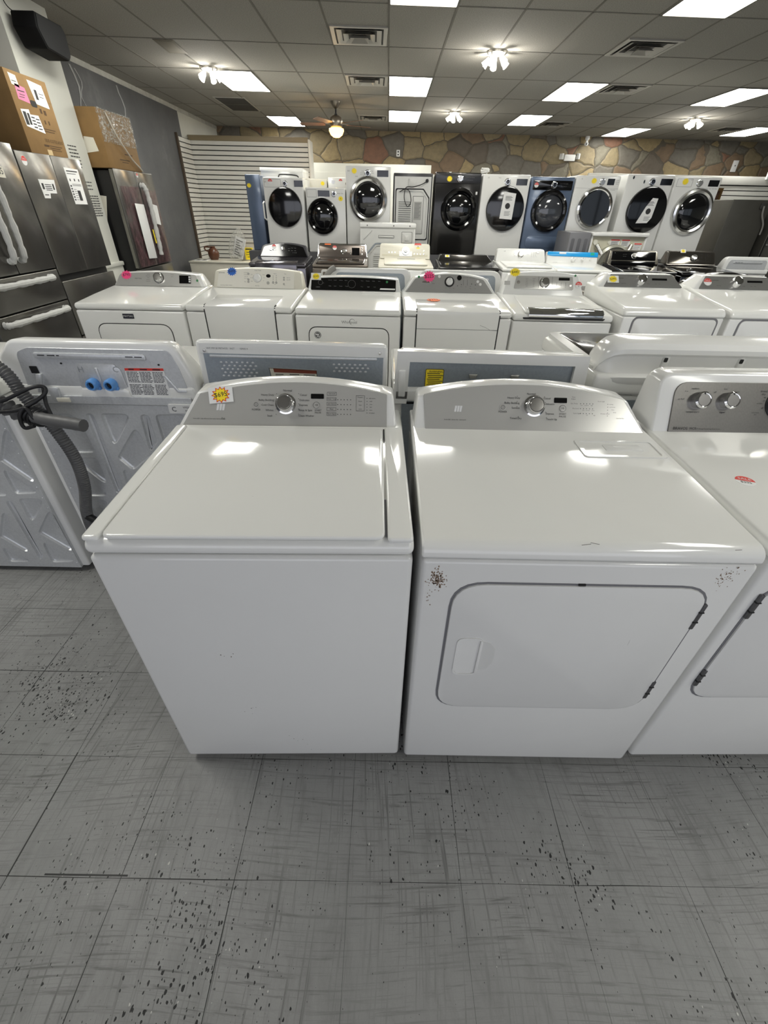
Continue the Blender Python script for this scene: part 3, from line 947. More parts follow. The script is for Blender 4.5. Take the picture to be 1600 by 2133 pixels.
lettering(t, MC, [('Normal', -0.008, 0.113, .0085), ('Heavy Duty', -0.070, 0.099, .008), ('Bulky Bedding', -0.074, 0.083, .008), ('Cold Clean', -0.070, 0.068, .008), ('Whites', -0.064, 0.052, .008), ('Soak', -0.063, 0.035, .008),
    ('Casual', 0.041, 0.100, .008), ('Delicates', 0.044, 0.084, .008), ('Express', 0.041, 0.069, .008), ('Rinse & Spin', 0.047, 0.053, .008), ('Clean Washer', 0.050, 0.036, .008),
    ('POWER', -0.105, 0.053, .0075), ('START', 0.086, 0.053, .0068), ('PAUSE', 0.086, 0.046, .0068), ('Soil Level', 0.129, 0.105, .005), ('Water Temp', 0.128, 0.089, .005), ('Spin Speed', 0.128, 0.074, .005), ('Rinse', 0.128, 0.058, .005), ('Cycle Signal', 0.128, 0.043, .005),
    ('Prewash', 0.217, 0.095, .0045), ('Steam', 0.217, 0.083, .0045), ('Stain', 0.217, 0.071, .0045), ('Lock', 0.217, 0.059, .0045),
    ('add clothes', 0.254, 0.092, .0042), ('wash', 0.250, 0.083, .0042), ('rinse', 0.250, 0.074, .0042), ('spin', 0.250, 0.065, .0042), ('done', 0.250, 0.056, .0042), ('lid locked', 0.253, 0.047, .0042),
    ('Series 600   high efficiency low water top load', -0.255, 0.024, .0045), ('he', -0.206, 0.025, .011)], PRINT,
    boxes=[(0.114, 0.143, 0.100, 0.110), (0.113, 0.142, 0.084, 0.094), (0.113, 0.142, 0.069, 0.079), (0.113, 0.142, 0.053, 0.063), (0.113, 0.142, 0.038, 0.048), (0.204, 0.230, 0.053, 0.101)],
    dots=[(0.147 + 0.010 * i, v, 0.0013) for v in (0.087, 0.072, 0.057, 0.042) for i in range(5)] + [(-0.042 - 0.0005 * i, 0.099 + 0.004 - 0.0158 * i, 0.001) for i in range(5)] + [(0.026, 0.104 - 0.0158 * i, 0.001) for i in range(5)] + [(0.238, 0.092 - .009 * i, .0011) for i in range(6)])
for u, g in ((-0.105, 'l'), (0.081, '>ll')):
    bt = B(MC).lathe([(0, 0), (0.011, 0), (0.010, 0.003), (0, 0.0035)], u, 0.069, 0.002, 20).out('button', PANEL, t)
    B(MC).text(g, u, 0.069, 0.0062, 0.009).ring(circle(0.0065, 20, u, 0.069) if g == 'l' else circle(.0101, 20, u, .069), circle(0.0056, 20, u, 0.069) if g == 'l' else circle(.0095, 20, u, .069), 0.0052, 0.0058).out('button_symbol', PRINT, bt)
emblem(t, MC, -0.213, 0.060, 0.024)
star(t, MC, -0.213, 0.097, 0.0255, YELLOW, '$695', card=True, rim=RED, rot=R(6), label='white card with a yellow burst price sticker')
b = B(frame(0.0))
random.seed(5)
for u, v, n, s in ((-0.10, 0.30, 5, .02), (0.02, 0.13, 4, .03), (-0.12, 0.55, 4, .02), (0.08, 0.09, 3, 0.03)):
    for k in range(n):
        uu, vv = u + random.uniform(-s, s), v + random.uniform(-s, s)
        rr = random.uniform(0.0008, 0.0022)
        b.slab([(uu + rr * math.cos(a) * random.uniform(.5, 1.2), vv + rr * math.sin(a) * random.uniform(.5, 1.2)) for a in [PI * i / 3 for i in range(6)]], -0.0005, 0.0003)
b.out('paint_chips', mat('chip_grey', '6a655e', 0.8), t)

# ---- front row, middle: matching dryer
t = A2 = laundry('clothes_dryer', 'large white dryer with silver console and scuffed corners, front middle', 'dryer', (0.0875, 0.69), 0.0, 0.737, r=0.03, group='front row machines')
b = B(frame(0.0, 0.942, ln))
b.ring(rrect(0.115, 0.352, 0.385, 0.488, 0.014, 4), rrect(0.127, 0.340, 0.396, 0.478, 0.008, 4), -0.003, 0.0075)
b.slab(rrect(0.127, 0.340, 0.396, 0.478, 0.008, 4), -0.003, 0.003, 0.001, 1)
b.out('lint_door', LIDW, t)
b = B(frame(0.0, 0.942, ln)).slab(rrect(0.19, 0.30, 0.425, 0.462, 0.006), 0.002, 0.0066, 0.002).out('lint_door_grip', PLAS, t)
sh = arch(-0.362, 0.366, -0.352, 0.304, 0.106, 0.152, 0.104)
shell(t, sh, 0.545, 0.955, CONSOLE_LEAN, 0.69, PLAS)
B(MC).slab(round_poly(arch(-0.327, 0.357, -0.335, 0.288, 0.110, 0.145, 0.106), 0.004, 2), -0.002, 0.0032, 0.001, 1).out('control_panel', PANEL, t)
B(MC).box(-0.327, 0.357, -0.006, 0.0, -0.004, 0.006, 0.002).out('panel_ledge', SATIN, t)
knob(t, MC, 0.011, 0.080, 0.028, 0.026, CHROME, SATIN)
display(t, MC, 0.072, 0.112, 0.091, 0.107)
lettering(t, MC, [('Normal', 0.0, 0.117, .0085), ('Heavy Duty', -0.054, 0.104, .008), ('Bulky Bedding', -0.059, 0.088, .008), ('Sanitize', -0.047, 0.073, .008), ('Timed Dry', -0.046, 0.041, .008),
    ('Casual', 0.050, 0.104, .008), ('Delicates', 0.058, 0.087, .008), ('Express', 0.060, 0.057, .008), ('Touch Up', 0.066, 0.040, .008), ('POWER', -0.087, 0.060, .0075), ('START', 0.100, 0.057, .0075), ('PAUSE', 0.100, 0.049, .0075),
    ('Time', 0.132, 0.110, .005), ('Adjust', 0.132, 0.104, .005), ('Dry Temp', 0.135, 0.090, .005), ('Dry Level', 0.140, 0.075, .005), ('Cycle Signal', 0.145, 0.060, .005),
    ('low     medium     high', 0.174, 0.085, .004), ('less    normal     more', 0.180, 0.070, .004), ('off               high', 0.188, 0.055, .004), ('Drum Light', 0.219, 0.098, .0045), ('Wrinkle Guard', 0.232, 0.060, .0045),
    ('sensing', 0.250, 0.090, .0042), ('cool down', 0.254, 0.081, .0042), ('done', 0.256, 0.073, .0042), ('damp', 0.262, 0.065, .0042), ('clean lint filter', 0.280, 0.047, .0042),
    ('Series 600   Sensor dry   Quiet pack', -0.235, 0.033, .0045)], PRINT,
    dots=[(0.155 + 0.0095 * i, v, 0.0013) for v in (0.090, 0.075, 0.060) for i in range(5)] + [(-0.043, 0.109 - 0.0158 * i, 0.001) for i in range(3)] + [(0.042, 0.109, .001), (0.045, 0.092, .001), (0.047, 0.062, .001), (0.05, 0.045, .001), (-.038, .046, .001)] + [(0.240, 0.090 - .009 * i, .0011) for i in range(5)])
for u, g in ((-0.087, 'l'), (0.099, '>ll')):
    bt = B(MC).lathe([(0, 0), (0.011, 0), (0.010, 0.003), (0, 0.0035)], u, 0.074, 0.002, 20).out('button', PANEL, t)
    B(MC).text(g, u, 0.074, 0.0062, 0.009).ring(circle(0.0065, 20, u, 0.074) if g == 'l' else circle(.0101, 20, u, .074), circle(0.0056, 20, u, 0.074) if g == 'l' else circle(.0095, 20, u, .074), 0.0052, 0.0058).out('button_symbol', PRINT, bt)
emblem(t, MC, -0.225, 0.067, 0.022)
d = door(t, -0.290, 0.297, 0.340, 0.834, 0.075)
# finger recess: a shallow pocket with a deeper scoop to its right
B(frame(0.0)).ring(rrect(-0.262, -0.196, 0.500, 0.652, 0.022, 4), rrect(-0.257, -0.199, 0.505, 0.647, 0.018, 4), 0.005, 0.0085).out('handle_rim', PLAS, d)
B(frame(0.0)).slab(rrect(-0.257, -0.200, 0.505, 0.647, 0.018, 4), 0.005, 0.0068, 0.0006, 1).out('handle', PLAS, d)
B(Matrix.Translation((-0.1975, -0.004, 0.577))).at(Matrix.Translation((-0.1975, -0.0058, 0.577)) @ frame()).slab([(0, -0.058), (0.025, -0.05), (0.036, -0.025), (0.038, 0.0), (0.036, 0.03), (0.022, 0.055), (0, 0.062)], 0, 0.0012).out('finger_scoop', mat('scoop_plastic', 'd9d9d6', 0.2), d)
B(Matrix.Translation((-0.204, -0.006, 0.572)) @ frame()).box(0.0, 0.0065, -0.062, 0.070, 0, 0.005, 0.002).out('scoop_edge', PLAS, d)
hinge(d, 0.70, 0.785, 0.297); hinge(d, 0.402, 0.480, 0.296)
B(frame(0.0)).box(-0.012, 0.004, 0.8355, 0.840, 0.0, 0.004).out('door_catch', BLACKM, d)
random.seed(11)
def scuffs(spots, m, n0=-0.0005, y=0.0):
    b = B(frame(y))
    for u, v, su, sv, k, r0, r1 in spots:
        for _ in range(k):
            uu, vv = random.gauss(u, su), random.gauss(v, sv)
            rr = random.uniform(r0, r1)
            e = random.uniform(0.5, 1.8)
            b.slab([(uu + rr * math.cos(a) * random.uniform(.5, 1.2), vv + rr * e * math.sin(a) * random.uniform(.5, 1.2)) for a in [PI * i / 3 for i in range(6)]], n0, 0.0004)
    return b
scuffs([(-0.330, 0.845, 0.0085, 0.014, 170, .0006, .0024), (-0.345, 0.79, 0.004, 0.02, 9, .0007, .002), (0.305, 0.865, 0.010, 0.014, 55, .0005, .0017), (0.322, 0.885, .012, .006, 9, .0006, .0016), (0.285, 0.385, 0.008, .006, 9, .0006, .002)], None).out('rust_scuffs', mat('rust_scuff', '8b7663', 0.85), t)
b = B(frame(0.0, 0.942, ln))
for u, v, l, a in ((-0.02, 0.012, .022, .2), (0.0, 0.016, .018, -.3), (0.30, 0.004, .015, .1), (-0.24, 0.29, .02, .9), (-0.10, 0.31, .006, .4), (-0.15, 0.17, .01, 1.2)):
    b.box(-l / 2, l / 2, -0.0005, 0.0005, 0.0005, 0.0012, M=Matrix.Translation((u, v, 0)) @ Matrix.Rotation(a, 4, 'Z'))
b.out('scratches', mat('chip_grey', '6a655e', 0.8), t)

# ---- front row, right: dryer with a dark grey console, cut by the frame
t = A3 = laundry('clothes_dryer', 'white dryer with dark grey console and ring knobs, cut off at right edge', 'dryer', (0.85, 0.703), 0.018, 0.737, r=0.026, group='front row machines')
L3 = R(25)
o_ = round_poly([(-0.364, 0), (0.364, 0), (0.352, 0.183), (-0.352, 0.183)], [0, 0, 0.05, 0.05], 7)
shell(t, o_, 0.545, 0.955, L3, 0.70, PLAS, 0.96, 0.016)
M3 = frame(0.545, 0.957, L3)
B(M3).slab(round_poly([(-0.314, 0.002), (0.314, 0.002), (0.306, 0.156), (-0.306, 0.156)], [0.003, 0.003, 0.045, 0.045], 7), -0.002, 0.0032, 0.001, 1).out('control_panel', brushed('dark_grey_panel', '7c7a76', 0.36, 0.6, (300, 300, 4)), t)
for u in (-0.229, -0.139):
    k = B(M3).lathe([(0, 0), (0.027, 0), (0.027, 0.004), (0.0255, 0.022), (0.021, 0.026), (0.019, 0.0245), (0, 0.0245)], u, 0.101, 0.002, 30).out('knob', CHROME, t)
    B(M3).lathe([(0.0185, 0.0246), (0.018, 0.0256), (0, 0.0258)], u, 0.101, 0.002, 24).out('knob_cap', mat('knob_face', '8a8885', 0.35, 0.5), k)
    B(M3).slab([(u - 0.002, 0.117), (u + 0.002, 0.117), (u + 0.0005, 0.122), (u - 0.0005, 0.122)], 0.025, 0.0286).out('pointer', BLACKM, k)
knob(t, M3, 0.03, 0.092, 0.04, 0.028, BLACKM, SATIN)
lettering(t, M3, [('medium', -0.245, 0.136, .007), ('low', -0.272, 0.128, .007), ('high', -0.196, 0.102, .007), ('air fluff', -0.286, 0.104, .007), ('temperature', -0.244, 0.066, .008), ('off', -0.182, 0.126, .007), ('low', -0.150, 0.136, .007), ('loud', -0.112, 0.128, .007), ('signal', -0.150, 0.066, .008),
    ('timed', -0.028, 0.131, .009), ('dry', -0.028, 0.122, .009), ('40', -0.022, 0.112, .007), ('20', -0.024, 0.102, .007), ('wrinkle', -0.036, 0.094, .006), ('off', -0.026, 0.080, .007), ('automatic', -0.045, 0.066, .006), ('dry', -0.045, 0.060, .006), ('MCT  Energy Conserving Dryer Series', -0.190, 0.014, .005)], PRINT)
B(M3).text('BRAVOS', -0.276, 0.0145, 0.0042, 0.0125).text('MCT', -0.236, 0.0145, 0.0043, 0.010).out('logo', mat('black_logo', '101010', 0.5), t, 'bold black logo lettering')
bd = B(frame(0.0, 0.942, ln)).slab([(-0.300, 0.484), (-0.232, 0.478), (-0.225, 0.456), (-0.283, 0.459)], 0.0005, 0.0016).out('badge', BLACK, t, 'black warranty badge')
B(frame(0.0, 0.942, ln)).text('10', -0.278, 0.469, 0.002, 0.018).text('YEAR', -0.247, 0.472, 0.002, 0.009).text('LIMITED', -0.247, 0.464, 0.002, 0.007).out('badge_print', WPRINT, bd)
dotsticker(t, frame(0.0, 0.942, ln) @ Matrix.Translation((-0.262, 0.262, 0)) @ Matrix.Rotation(R(-20), 4, 'Z'), 0, 0, 0.024, 0.003, sub='$395')
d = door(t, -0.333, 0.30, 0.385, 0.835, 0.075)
hinge(d, 0.725, 0.805, -0.333); hinge(d, 0.445, 0.515, -0.333)

# ------------------------------------------------------------------ second row: machines turned with their backs to the viewer
RB = [[(-0.046, 0.85), (0.077, 0.85), (-0.044, 0.693)], [(0.078, 0.803), (0.099, 0.666), (0.0, 0.594), (-0.046, 0.656)], [(0.107, 0.848), (0.143, 0.849), (0.144, 0.727), (0.098, 0.678)],
      [(0.166, 0.849), (0.28, 0.854), (0.28, 0.69), (0.166, 0.66)], [(-0.235, 0.846), (-0.153, 0.845), (-0.157, 0.785), (-0.132, 0.773), (-0.126, 0.676), (-0.238, 0.673)],
      [(-0.240, 0.652), (-0.129, 0.654), (-0.129, 0.505)], [(-0.242, 0.595), (-0.245, 0.461), (-0.139, 0.461)], [(-0.262, 0.442), (-0.155, 0.442), (-0.262, 0.29)],
      [(-0.105, 0.849), (-0.073, 0.847), (-0.067, 0.50), (-0.11, 0.47)], [(-0.044, 0.612), (-0.05, 0.50), (0.03, 0.555)]]
LOWER = [[(0.312, 0.396), (0.313, 0.118), (0.191, 0.246)], [(0.185, 0.206), (0.305, 0.066), (0.176, 0.058)], [(0.098, 0.395), (0.094, 0.104), (-0.004, 0.217)], [(-0.028, 0.168), (-0.032, 0.057), (0.087, 0.06)],
         [(0.125, 0.425), (0.16, 0.425), (0.155, 0.1), (0.125, 0.07)]]
LEFTM = [[(0.313, 0.806), (0.307, 0.505), (0.205, 0.633)], [(0.192, 0.607), (0.304, 0.47), (0.189, 0.461)], [(0.19, 0.44), (0.309, 0.443), (0.187, 0.293)],
         [(0.03, 0.82), (0.15, 0.82), (0.16, 0.66), (0.03, 0.60)], [(0.02, 0.56), (0.15, 0.63), (0.15, 0.45), (0.02, 0.45)], [(-0.03, 0.4), (0.09, 0.42), (-0.03, 0.24)]]
def back_panel(t, y, W, pads, z0=0.03, z1=0.885, m=GALV, rivets=True, side=0.033):
    M = back_frame(y + 0.010)
    b = B(M)
    b.pressed([(-W / 2 + side, z0), (W / 2 - side, z0), (W / 2 - side, z1), (-W / 2 + side, z1)], [round_poly(pd, 0.02, 4) for pd in pads], 0.0015, 0.0115, 0.010)
    b.ring([(-W / 2 + side - .0005, z0 - .0005), (W / 2 - side + .0005, z0 - .0005), (W / 2 - side + .0005, z1 + .0005), (-W / 2 + side - .0005, z1 + .0005)], [(-W / 2 + side, z0), (W / 2 - side, z0), (W / 2 - side, z1), (-W / 2 + side, z1)], -0.012, 0.0015)
    b.slab(rrect(-W / 2 + 0.02, W / 2 - 0.02, z1 + 0.002, z1 + 0.035, 0.004), -0.003, 0.006, 0.003)
    if rivets:
        for k in range(15):
            for s in (-1, 1):
                b.lathe([(0.0032, 0), (0.0025, 0.002), (0, 0.0026)], s * (W / 2 - side - 0.011), z0 + 0.03 + 0.055 * k, 0.0015, 8)
    return b.out('back_panel', m, t, None, 18)
def back_shell(t, outline, y, depth, m=PLAS, bev=0.014, lean=0.25):
    """console housing seen from behind; outline in (u to the viewer's right, z)"""
    f = [(-u, y, z) for u, z in outline]
    zm = min(z for u, z in outline)
    g = [(-u * 0.97, y - depth + (z - zm) * lean * 2, zm + (z - zm) * 0.97) for u, z in outline]
    return B().loft([f, g], bev, 3, ang=32).out('console', m, t)

DW = 0.66
# far-left washer, only its back panel's right part and corner in view
t = laundry('top_load_washer', 'backwards washer cut by the left edge, only its ribbed back in view', 'washer', (-2.155, 1.567), 0.0, 0.69, DW, True, 'machines turned backwards')
back_panel(t, DW - 0.008, 0.69, LEFTM + LOWER)
sh = round_poly([(-0.345, 0.925), (0.345, 0.925), (0.30, 1.10), (-0.30, 1.10)], [0, 0, .05, .05], 6)
back_shell(t, sh, DW - 0.01, 0.17)
B(back_frame(DW - 0.009)).slab(round_poly([(-0.30, 0.93), (0.30, 0.93), (0.26, 1.075), (-0.26, 1.075)], 0.02), -0.003, 0.003, 0.002).out('console_back', GALV, t)

# washer with the drain hoses
t = laundry('top_load_washer', 'backwards washer with grey hoses, blue inlets and a red headed warning label', 'washer', (-1.405, 1.567), 0.0, 0.69, DW, True, 'machines turned backwards')
MB_ = back_frame(DW - 0.008)
back_panel(t, DW - 0.008, 0.69, RB + [[(-p[0], p[1]) for p in pd] for pd in LOWER[1:4]])
sh = round_poly([(-0.350, 0.918), (0.352, 0.918), (0.352, 0.99), (0.30, 1.118), (-0.285, 1.118), (-0.345, 1.06)], [0, 0, .05, .05, .06, .04], 6)
back_shell(t, sh, DW - 0.004, 0.17)
rec = round_poly([(-0.285, 0.915), (0.325, 0.915), (0.305, 1.03), (0.285, 1.092), (-0.22, 1.092), (-0.27, 1.075)], [0, 0, .03, .03, .03, .03], 5)
cb = B(back_frame(DW - 0.004)).slab(rec, -0.004, 0.0022, 0.001, 1).out('console_back', GALV, t)
b = B(back_frame(DW - 0.002))
b.slab(rrect(-0.206, 0.196, 1.054, 1.076, 0.009), 0.0, 0.007, 0.004)
b.slab(round_poly([(0.24, 1.002), (0.252, 1.002), (0.285, 0.948), (0.315, 0.948), (0.315, 0.938), (0.28, 0.938)], 0.003), 0, 0.006, 0.002)
b.slab(round_poly([(-0.082, 0.95), (0.095, 0.95), (0.09, 1.02), (0.07, 1.04), (-0.06, 1.04), (-0.072, 1.02)], .01), 0, 0.0045, 0.003)
b.slab(rrect(-0.003, 0.009, 0.975, 1.026, 0.006), 0.004, 0.009, 0.003)
b.out('embossed_ribs', GALV, cb)
b = B(back_frame(DW - 0.002))
for u0, u1 in ((-0.19, -0.165), (-0.155, -0.128), (-0.122, -0.112), (0.125, 0.152), (0.158, 0.185)):
    b.box(u0, u1, 1.066, 1.069, 0.006, 0.0078)
for u, v in ((-0.12, 1.038), (0.235, 1.04)):
    b.slab(circle(0.004, 10, u, v, 0.8), 0.001, 0.0024)
b.slab(rrect(-0.243, -0.215, 1.0, 1.026, 0.003), 0.001, 0.0024)
b.out('slots', BLACKM, cb)
B(back_frame(DW - 0.002)).text('H', -0.055, 1.018, 0.0052, 0.03).text('C', 0.073, 1.02, 0.0052, 0.03).out('inlet_letters', mat('pressed_steel', 'c2c5c8', 0.35, 0.8), cb, 'pressed letters H and C')
for u in (-0.024, 0.042):
    iv = B(back_frame(DW)).lathe([(0.022, 0), (0.022, 0.02), (0.017, 0.03), (0.0125, 0.03), (0.0125, 0.006), (0, 0.006)], u, 0.967, 0.0, 22).box(u - 0.004, u + 0.022, 0.945, 0.958, 0, 0.012, 0.002).out('hose_inlet', INLET, t, 'blue hose inlet')
    B(back_frame(DW)).lathe([(0.0125, 0.008), (0.011, 0.018), (0, 0.020)], u, 0.967, 0, 16).out('inlet_screen', BLACKM, iv)
B(back_frame(DW - 0.002)).slab([(-0.088, 0.918), (0.10, 0.918), (0.098, 0.940), (0.085, 0.948), (-0.075, 0.948)], 0.0, 0.009, 0.002).out('inlet_ledge', PLAS, t)
lb = B(back_frame(DW - 0.002)).slab([(0.096, 0.922), (0.250, 0.924), (0.248, 1.028), (0.106, 1.026)], 0.0005, 0.0022).out('warning_label', PAPER, t, 'white warning label with a red header')
B(back_frame(DW - 0.002)).slab([(0.1055, 1.017), (0.2485, 1.019), (0.248, 1.028), (0.106, 1.026)], 0.002, 0.003).out('label_header', RED, lb)
b = B(back_frame(DW - 0.002))
random.seed(2)
for c in range(3):
    for r in range(17):
        if r == 8: continue
        z = 1.011 - r * 0.0052
        u = 0.109 - 0.0004 * r + c * 0.0475
        while u < 0.109 - 0.0004 * r + c * 0.0475 + 0.036:
            ww = random.uniform(0.004, 0.012)
            b.box(u, u + ww, z, z + 0.0022, 0.002, 0.0028)
            u += ww + 0.002
for u, wd in ((0.130, .02), (0.175, .026), (0.222, .028)):
    b.box(u - wd / 2, u + wd / 2, 1.0205, 1.0245, 0.0032, 0.0036)
b.out('label_print', PRINT, lb)
b = B(back_frame(DW - 0.002))
b.slab(round_poly([(-0.20, 0.90), (-0.17, 0.90), (-0.165, 0.95), (-0.205, 0.95)], .004), 0.0, 0.012, 0.002).slab([(-0.245, 0.93), (-0.235, 0.93), (-0.205, 1.0), (-0.225, 1.0)], 0, 0.012, 0.002)
b.out('hose_bracket', GALV, t)
B(back_frame(DW - 0.002)).box(-0.185, -0.135, 0.895, 0.912, 0.0, 0.014, 0.002).out('bracket_tab', CREAM, t)
ql = B(back_frame(DW - 0.002)).slab(rrect(0.235, 0.33, 0.862, 0.897, 0.004), 0.012, 0.0195).out('rating_label', PAPER, t)
B(back_frame(DW - 0.002)).text('C', 0.256, 0.878, 0.0202, 0.026).text('VM368', 0.307, 0.886, 0.0202, 0.011).text('8101', 0.307, 0.873, 0.0202, 0.009).out('label_print', PRINT, ql)
# hoses hang on this washer: built as its own parts in world space, then parented
def hose(name, pts, r, m, pitch, parent, amp=0.12, label=None):
    P = smooth_path(pts, 10)
    L = [0]
    for a, c in zip(P, P[1:]):
        L.append(L[-1] + (c - a).length)
    tot = L[-1]
    n = int(tot / pitch) * 4
    out, rad = [], []
    j = 0
    for i in range(n + 1):
        s = tot * i / n
        while j < len(L) - 2 and L[j + 1] < s:
            j += 1
        q = P[j].lerp(P[j + 1], (s - L[j]) / max(1e-6, L[j + 1] - L[j]))
        out.append(q)
        rad.append(r * (1 + amp * (1, 0.0, -1, 0.0)[i % 4]))
    o = B().tube(out, rad, 12).out(name, m, None, label, sharp=80)
    o.parent = parent
    o.matrix_parent_inverse = (Matrix.Translation(parent.location) @ Matrix.Rotation(parent.rotation_euler.z, 4, 'Z')).inverted()
    return o
hose('drain_hose', [(-1.42, 1.49, 1.10), (-1.335, 1.49, 1.03), (-1.305, 1.485, 0.955), (-1.27, 1.48, 0.89), (-1.235, 1.48, 0.80), (-1.222, 1.49, 0.68), (-1.245, 1.50, 0.55), (-1.29, 1.505, 0.42), (-1.315, 1.52, 0.30), (-1.32, 1.535, 0.2)], 0.021, HOSE, 0.0095, t, 0.10, 'grey ribbed drain hose')
hc = hose('corrugated_hose', [(-1.47, 1.45, 0.985), (-1.40, 1.45, 0.945), (-1.33, 1.45, 0.90), (-1.27, 1.445, 0.878)], 0.026, HOSE, 0.026, t, 0.24, 'thick corrugated hose')
hose('hose_end', [(-1.25, 1.43, 0.888), (-1.21, 1.42, 0.884), (-1.12, 1.41, 0.876), (-1.065, 1.40, 0.872)], 0.022, HOSE, 0.03, t, 0.02, 'smooth grey hose end')
def cord(name, pts, r, m, parent, label=None):
    o = B().tube(smooth_path(pts, 8), r, 7).out(name, m, None, label, sharp=80)
    o.parent = parent
    o.matrix_parent_inverse = (Matrix.Translation(parent.location) @ Matrix.Rotation(parent.rotation_euler.z, 4, 'Z')).inverted()
    return o
CORD = mat('black_cord', '1a1a1c', 0.5)
cord('power_cord', [(-1.50, 1.44, 0.91), (-1.42, 1.43, 0.935), (-1.34, 1.43, 0.945), (-1.24, 1.45, 0.985), (-1.205, 1.47, 0.985), (-1.20, 1.46, 0.965), (-1.245, 1.44, 0.935), (-1.30, 1.42, 0.915), (-1.40, 1.42, 0.905), (-1.50, 1.43, 0.89)], 0.0065, CORD, t)
cord('power_cord', [(-1.215, 1.48, 0.975), (-1.205, 1.45, 0.93), (-1.19, 1.43, 0.89), (-1.20, 1.42, 0.865), (-1.235, 1.41, 0.885), (-1.26, 1.42, 0.925), (-1.285, 1.41, 0.90), (-1.29, 1.41, 0.855), (-1.25, 1.41, 0.862)], 0.0065, CORD, t)
for k in range(4):
    cord('cord_wrap', [(-1.275 + .02 * math.cos(a) + 0.012 * k, 1.45 + 0.034 * math.sin(a), 0.885 + .03 * math.cos(a + .4) - 0.004 * k) for a in [2 * PI * i / 8 + k for i in range(9)]], 0.0062, CORD, t)
cord('hose_plug', [(-1.29, 1.50, 0.395), (-1.265, 1.49, 0.39), (-1.25, 1.485, 0.382)], 0.016, BLACKM, t)

# perforated back
t = laundry('top_load_washer', 'backwards washer with dimpled louvers and cream warning label, behind the $695 washer', 'washer', (-0.70, 1.60), 0.0, 0.71, DW, True, 'machines turned backwards')
back_panel(t, DW - 0.008, 0.71, RB)
sh = round_poly([(-0.35, 0.918), (0.352, 0.918), (0.355, 1.118), (-0.350, 1.122)], [0, 0, .02, .02], 4)
back_shell(t, sh, DW - 0.004, 0.16)
MB_ = back_frame(DW - 0.004)
cb = B(MB_).slab([(-0.325, 0.915), (0.335, 0.915), (0.338, 1.076), (-0.322, 1.08)], -0.003, 0.002).out('console_back', GALVD, t)
B(MB_).slab(round_poly([(-0.335, 1.076), (0.346, 1.072), (0.344, 1.108), (0.0, 1.116), (-0.333, 1.112)], .004), -0.002, 0.003, 0.001, 1).out('top_band', PLAS, t)
b = B(MB_)
b.slab(rrect(-0.30, 0.315, 1.062, 1.072, 0.005), 0.001, 0.008, 0.003)
for u0, n in ((-0.262, 7), (0.155, 7)):
    for r in range(5 if u0 < 0 else 3):
        for k in range(n):
            u, v = u0 + 0.0195 * k + (0.009 if r % 2 else 0), 1.045 - 0.0125 * r
            b.lathe([(0.006, 0), (0.005, 0.003), (0, 0.004)], u, v, 0.0015, 8, sy=0.6)
b.ring(rrect(-0.215, -0.12, 0.93, 0.985, 0.02), rrect(-0.205, -0.13, 0.93, 0.977, 0.015), 0.001, 0.008)
b.out('embossed_ribs', GALV, cb)
b = B(MB_)
for u0 in (-0.262, 0.155):
    for r in range(5 if u0 < 0 else 3):
        for k in range(7):
            u, v = u0 + 0.0195 * k + (0.009 if r % 2 else 0), 1.045 - 0.0125 * r
            b.box(u - 0.005, u + 0.005, v - 0.0006, v + 0.0016, 0.002, 0.0042)
b.out('louver_slots', BLACKM, cb)
lb = B(MB_).slab([(-0.082, 0.972), (0.092, 0.972), (0.090, 1.022), (-0.088, 1.028)], 0.002, 0.004).out('warning_label', CREAM, t, 'cream warning label with a brown header')
B(MB_).slab([(-0.07, 1.012), (0.09, 1.009), (0.09, 1.022), (-0.072, 1.026)], 0.004, 0.0046).out('label_header', mat('brown_header', '7c3a26', 0.6), lb)
b = B(MB_)
for c in range(3):
    for r in range(5):
        b.box(-0.066 + c * 0.053, -0.066 + c * 0.053 + 0.03 + 0.012 * ((r * 7 + c) % 3) / 2, 1.003 - r * 0.006, 1.0055 - r * 0.006, 0.004, 0.0047)
b.ring([(-0.082, .972), (.092, .972), (.09, 1.022), (-.088, 1.028)], [(-0.080, .974), (.090, .974), (.088, 1.020), (-.086, 1.026)], .004, .0046)
b.out('label_print', PRINT, lb)
lettering(t, MB_, [('VHT MM SE METHOD   INST', -0.255, 1.094, 0.008), ('SERIES II', -0.17, 1.094, 0.008)], GPRINT, 0.0036)
for u in (0.138, 0.178):
    B(MB_).lathe([(0.019, 0), (0.019, 0.02), (0.015, 0.028), (0.011, 0.028), (0.011, 0.006), (0, 0.006)], u, 0.972, 0.0, 20).out('hose_inlet', mat('dull_blue_inlet', '4c6d93', 0.4), t, 'blue-grey hose inlet')
for u, v in ((-0.315, 1.085), (0.325, 1.088)):
    B(MB_).lathe([(0.006, 0), (0.005, 0.003), (0, 0.0036)], u, v, 0.003, 12).out('screw', SATIN, t)

# dryer back with yellow sticker
t = laundry('clothes_dryer', 'backwards dryer with a yellow warning sticker on its steel back', 'dryer', (0.03, 1.60), 0.0, 0.735, DW, True, 'machines turned backwards')
MB_ = back_frame(DW - 0.004)
B(back_frame(DW - 0.009)).slab([(-0.33, 0.03), (0.33, 0.03), (0.33, 0.90), (-0.33, 0.90)], -0.002, 0.003).out('back_panel', GALVD, t)
sh = round_poly([(-0.365, 0.90), (0.365, 0.90), (0.352, 1.092), (-0.352, 1.098)], [0, 0, .02, .02], 4)
back_shell(t, sh, DW - 0.02, 0.17)
fr_o = [(-0.366, 0.90), (0.366, 0.90), (0.352, 1.092), (-0.352, 1.098)]
fr_i = [(-0.312, 0.90), (0.312, 0.90), (0.306, 1.056), (-0.306, 1.060)]
B(MB_).ring(fr_o, fr_i, -0.02, 0.004).out('console_frame', PLAS, t)
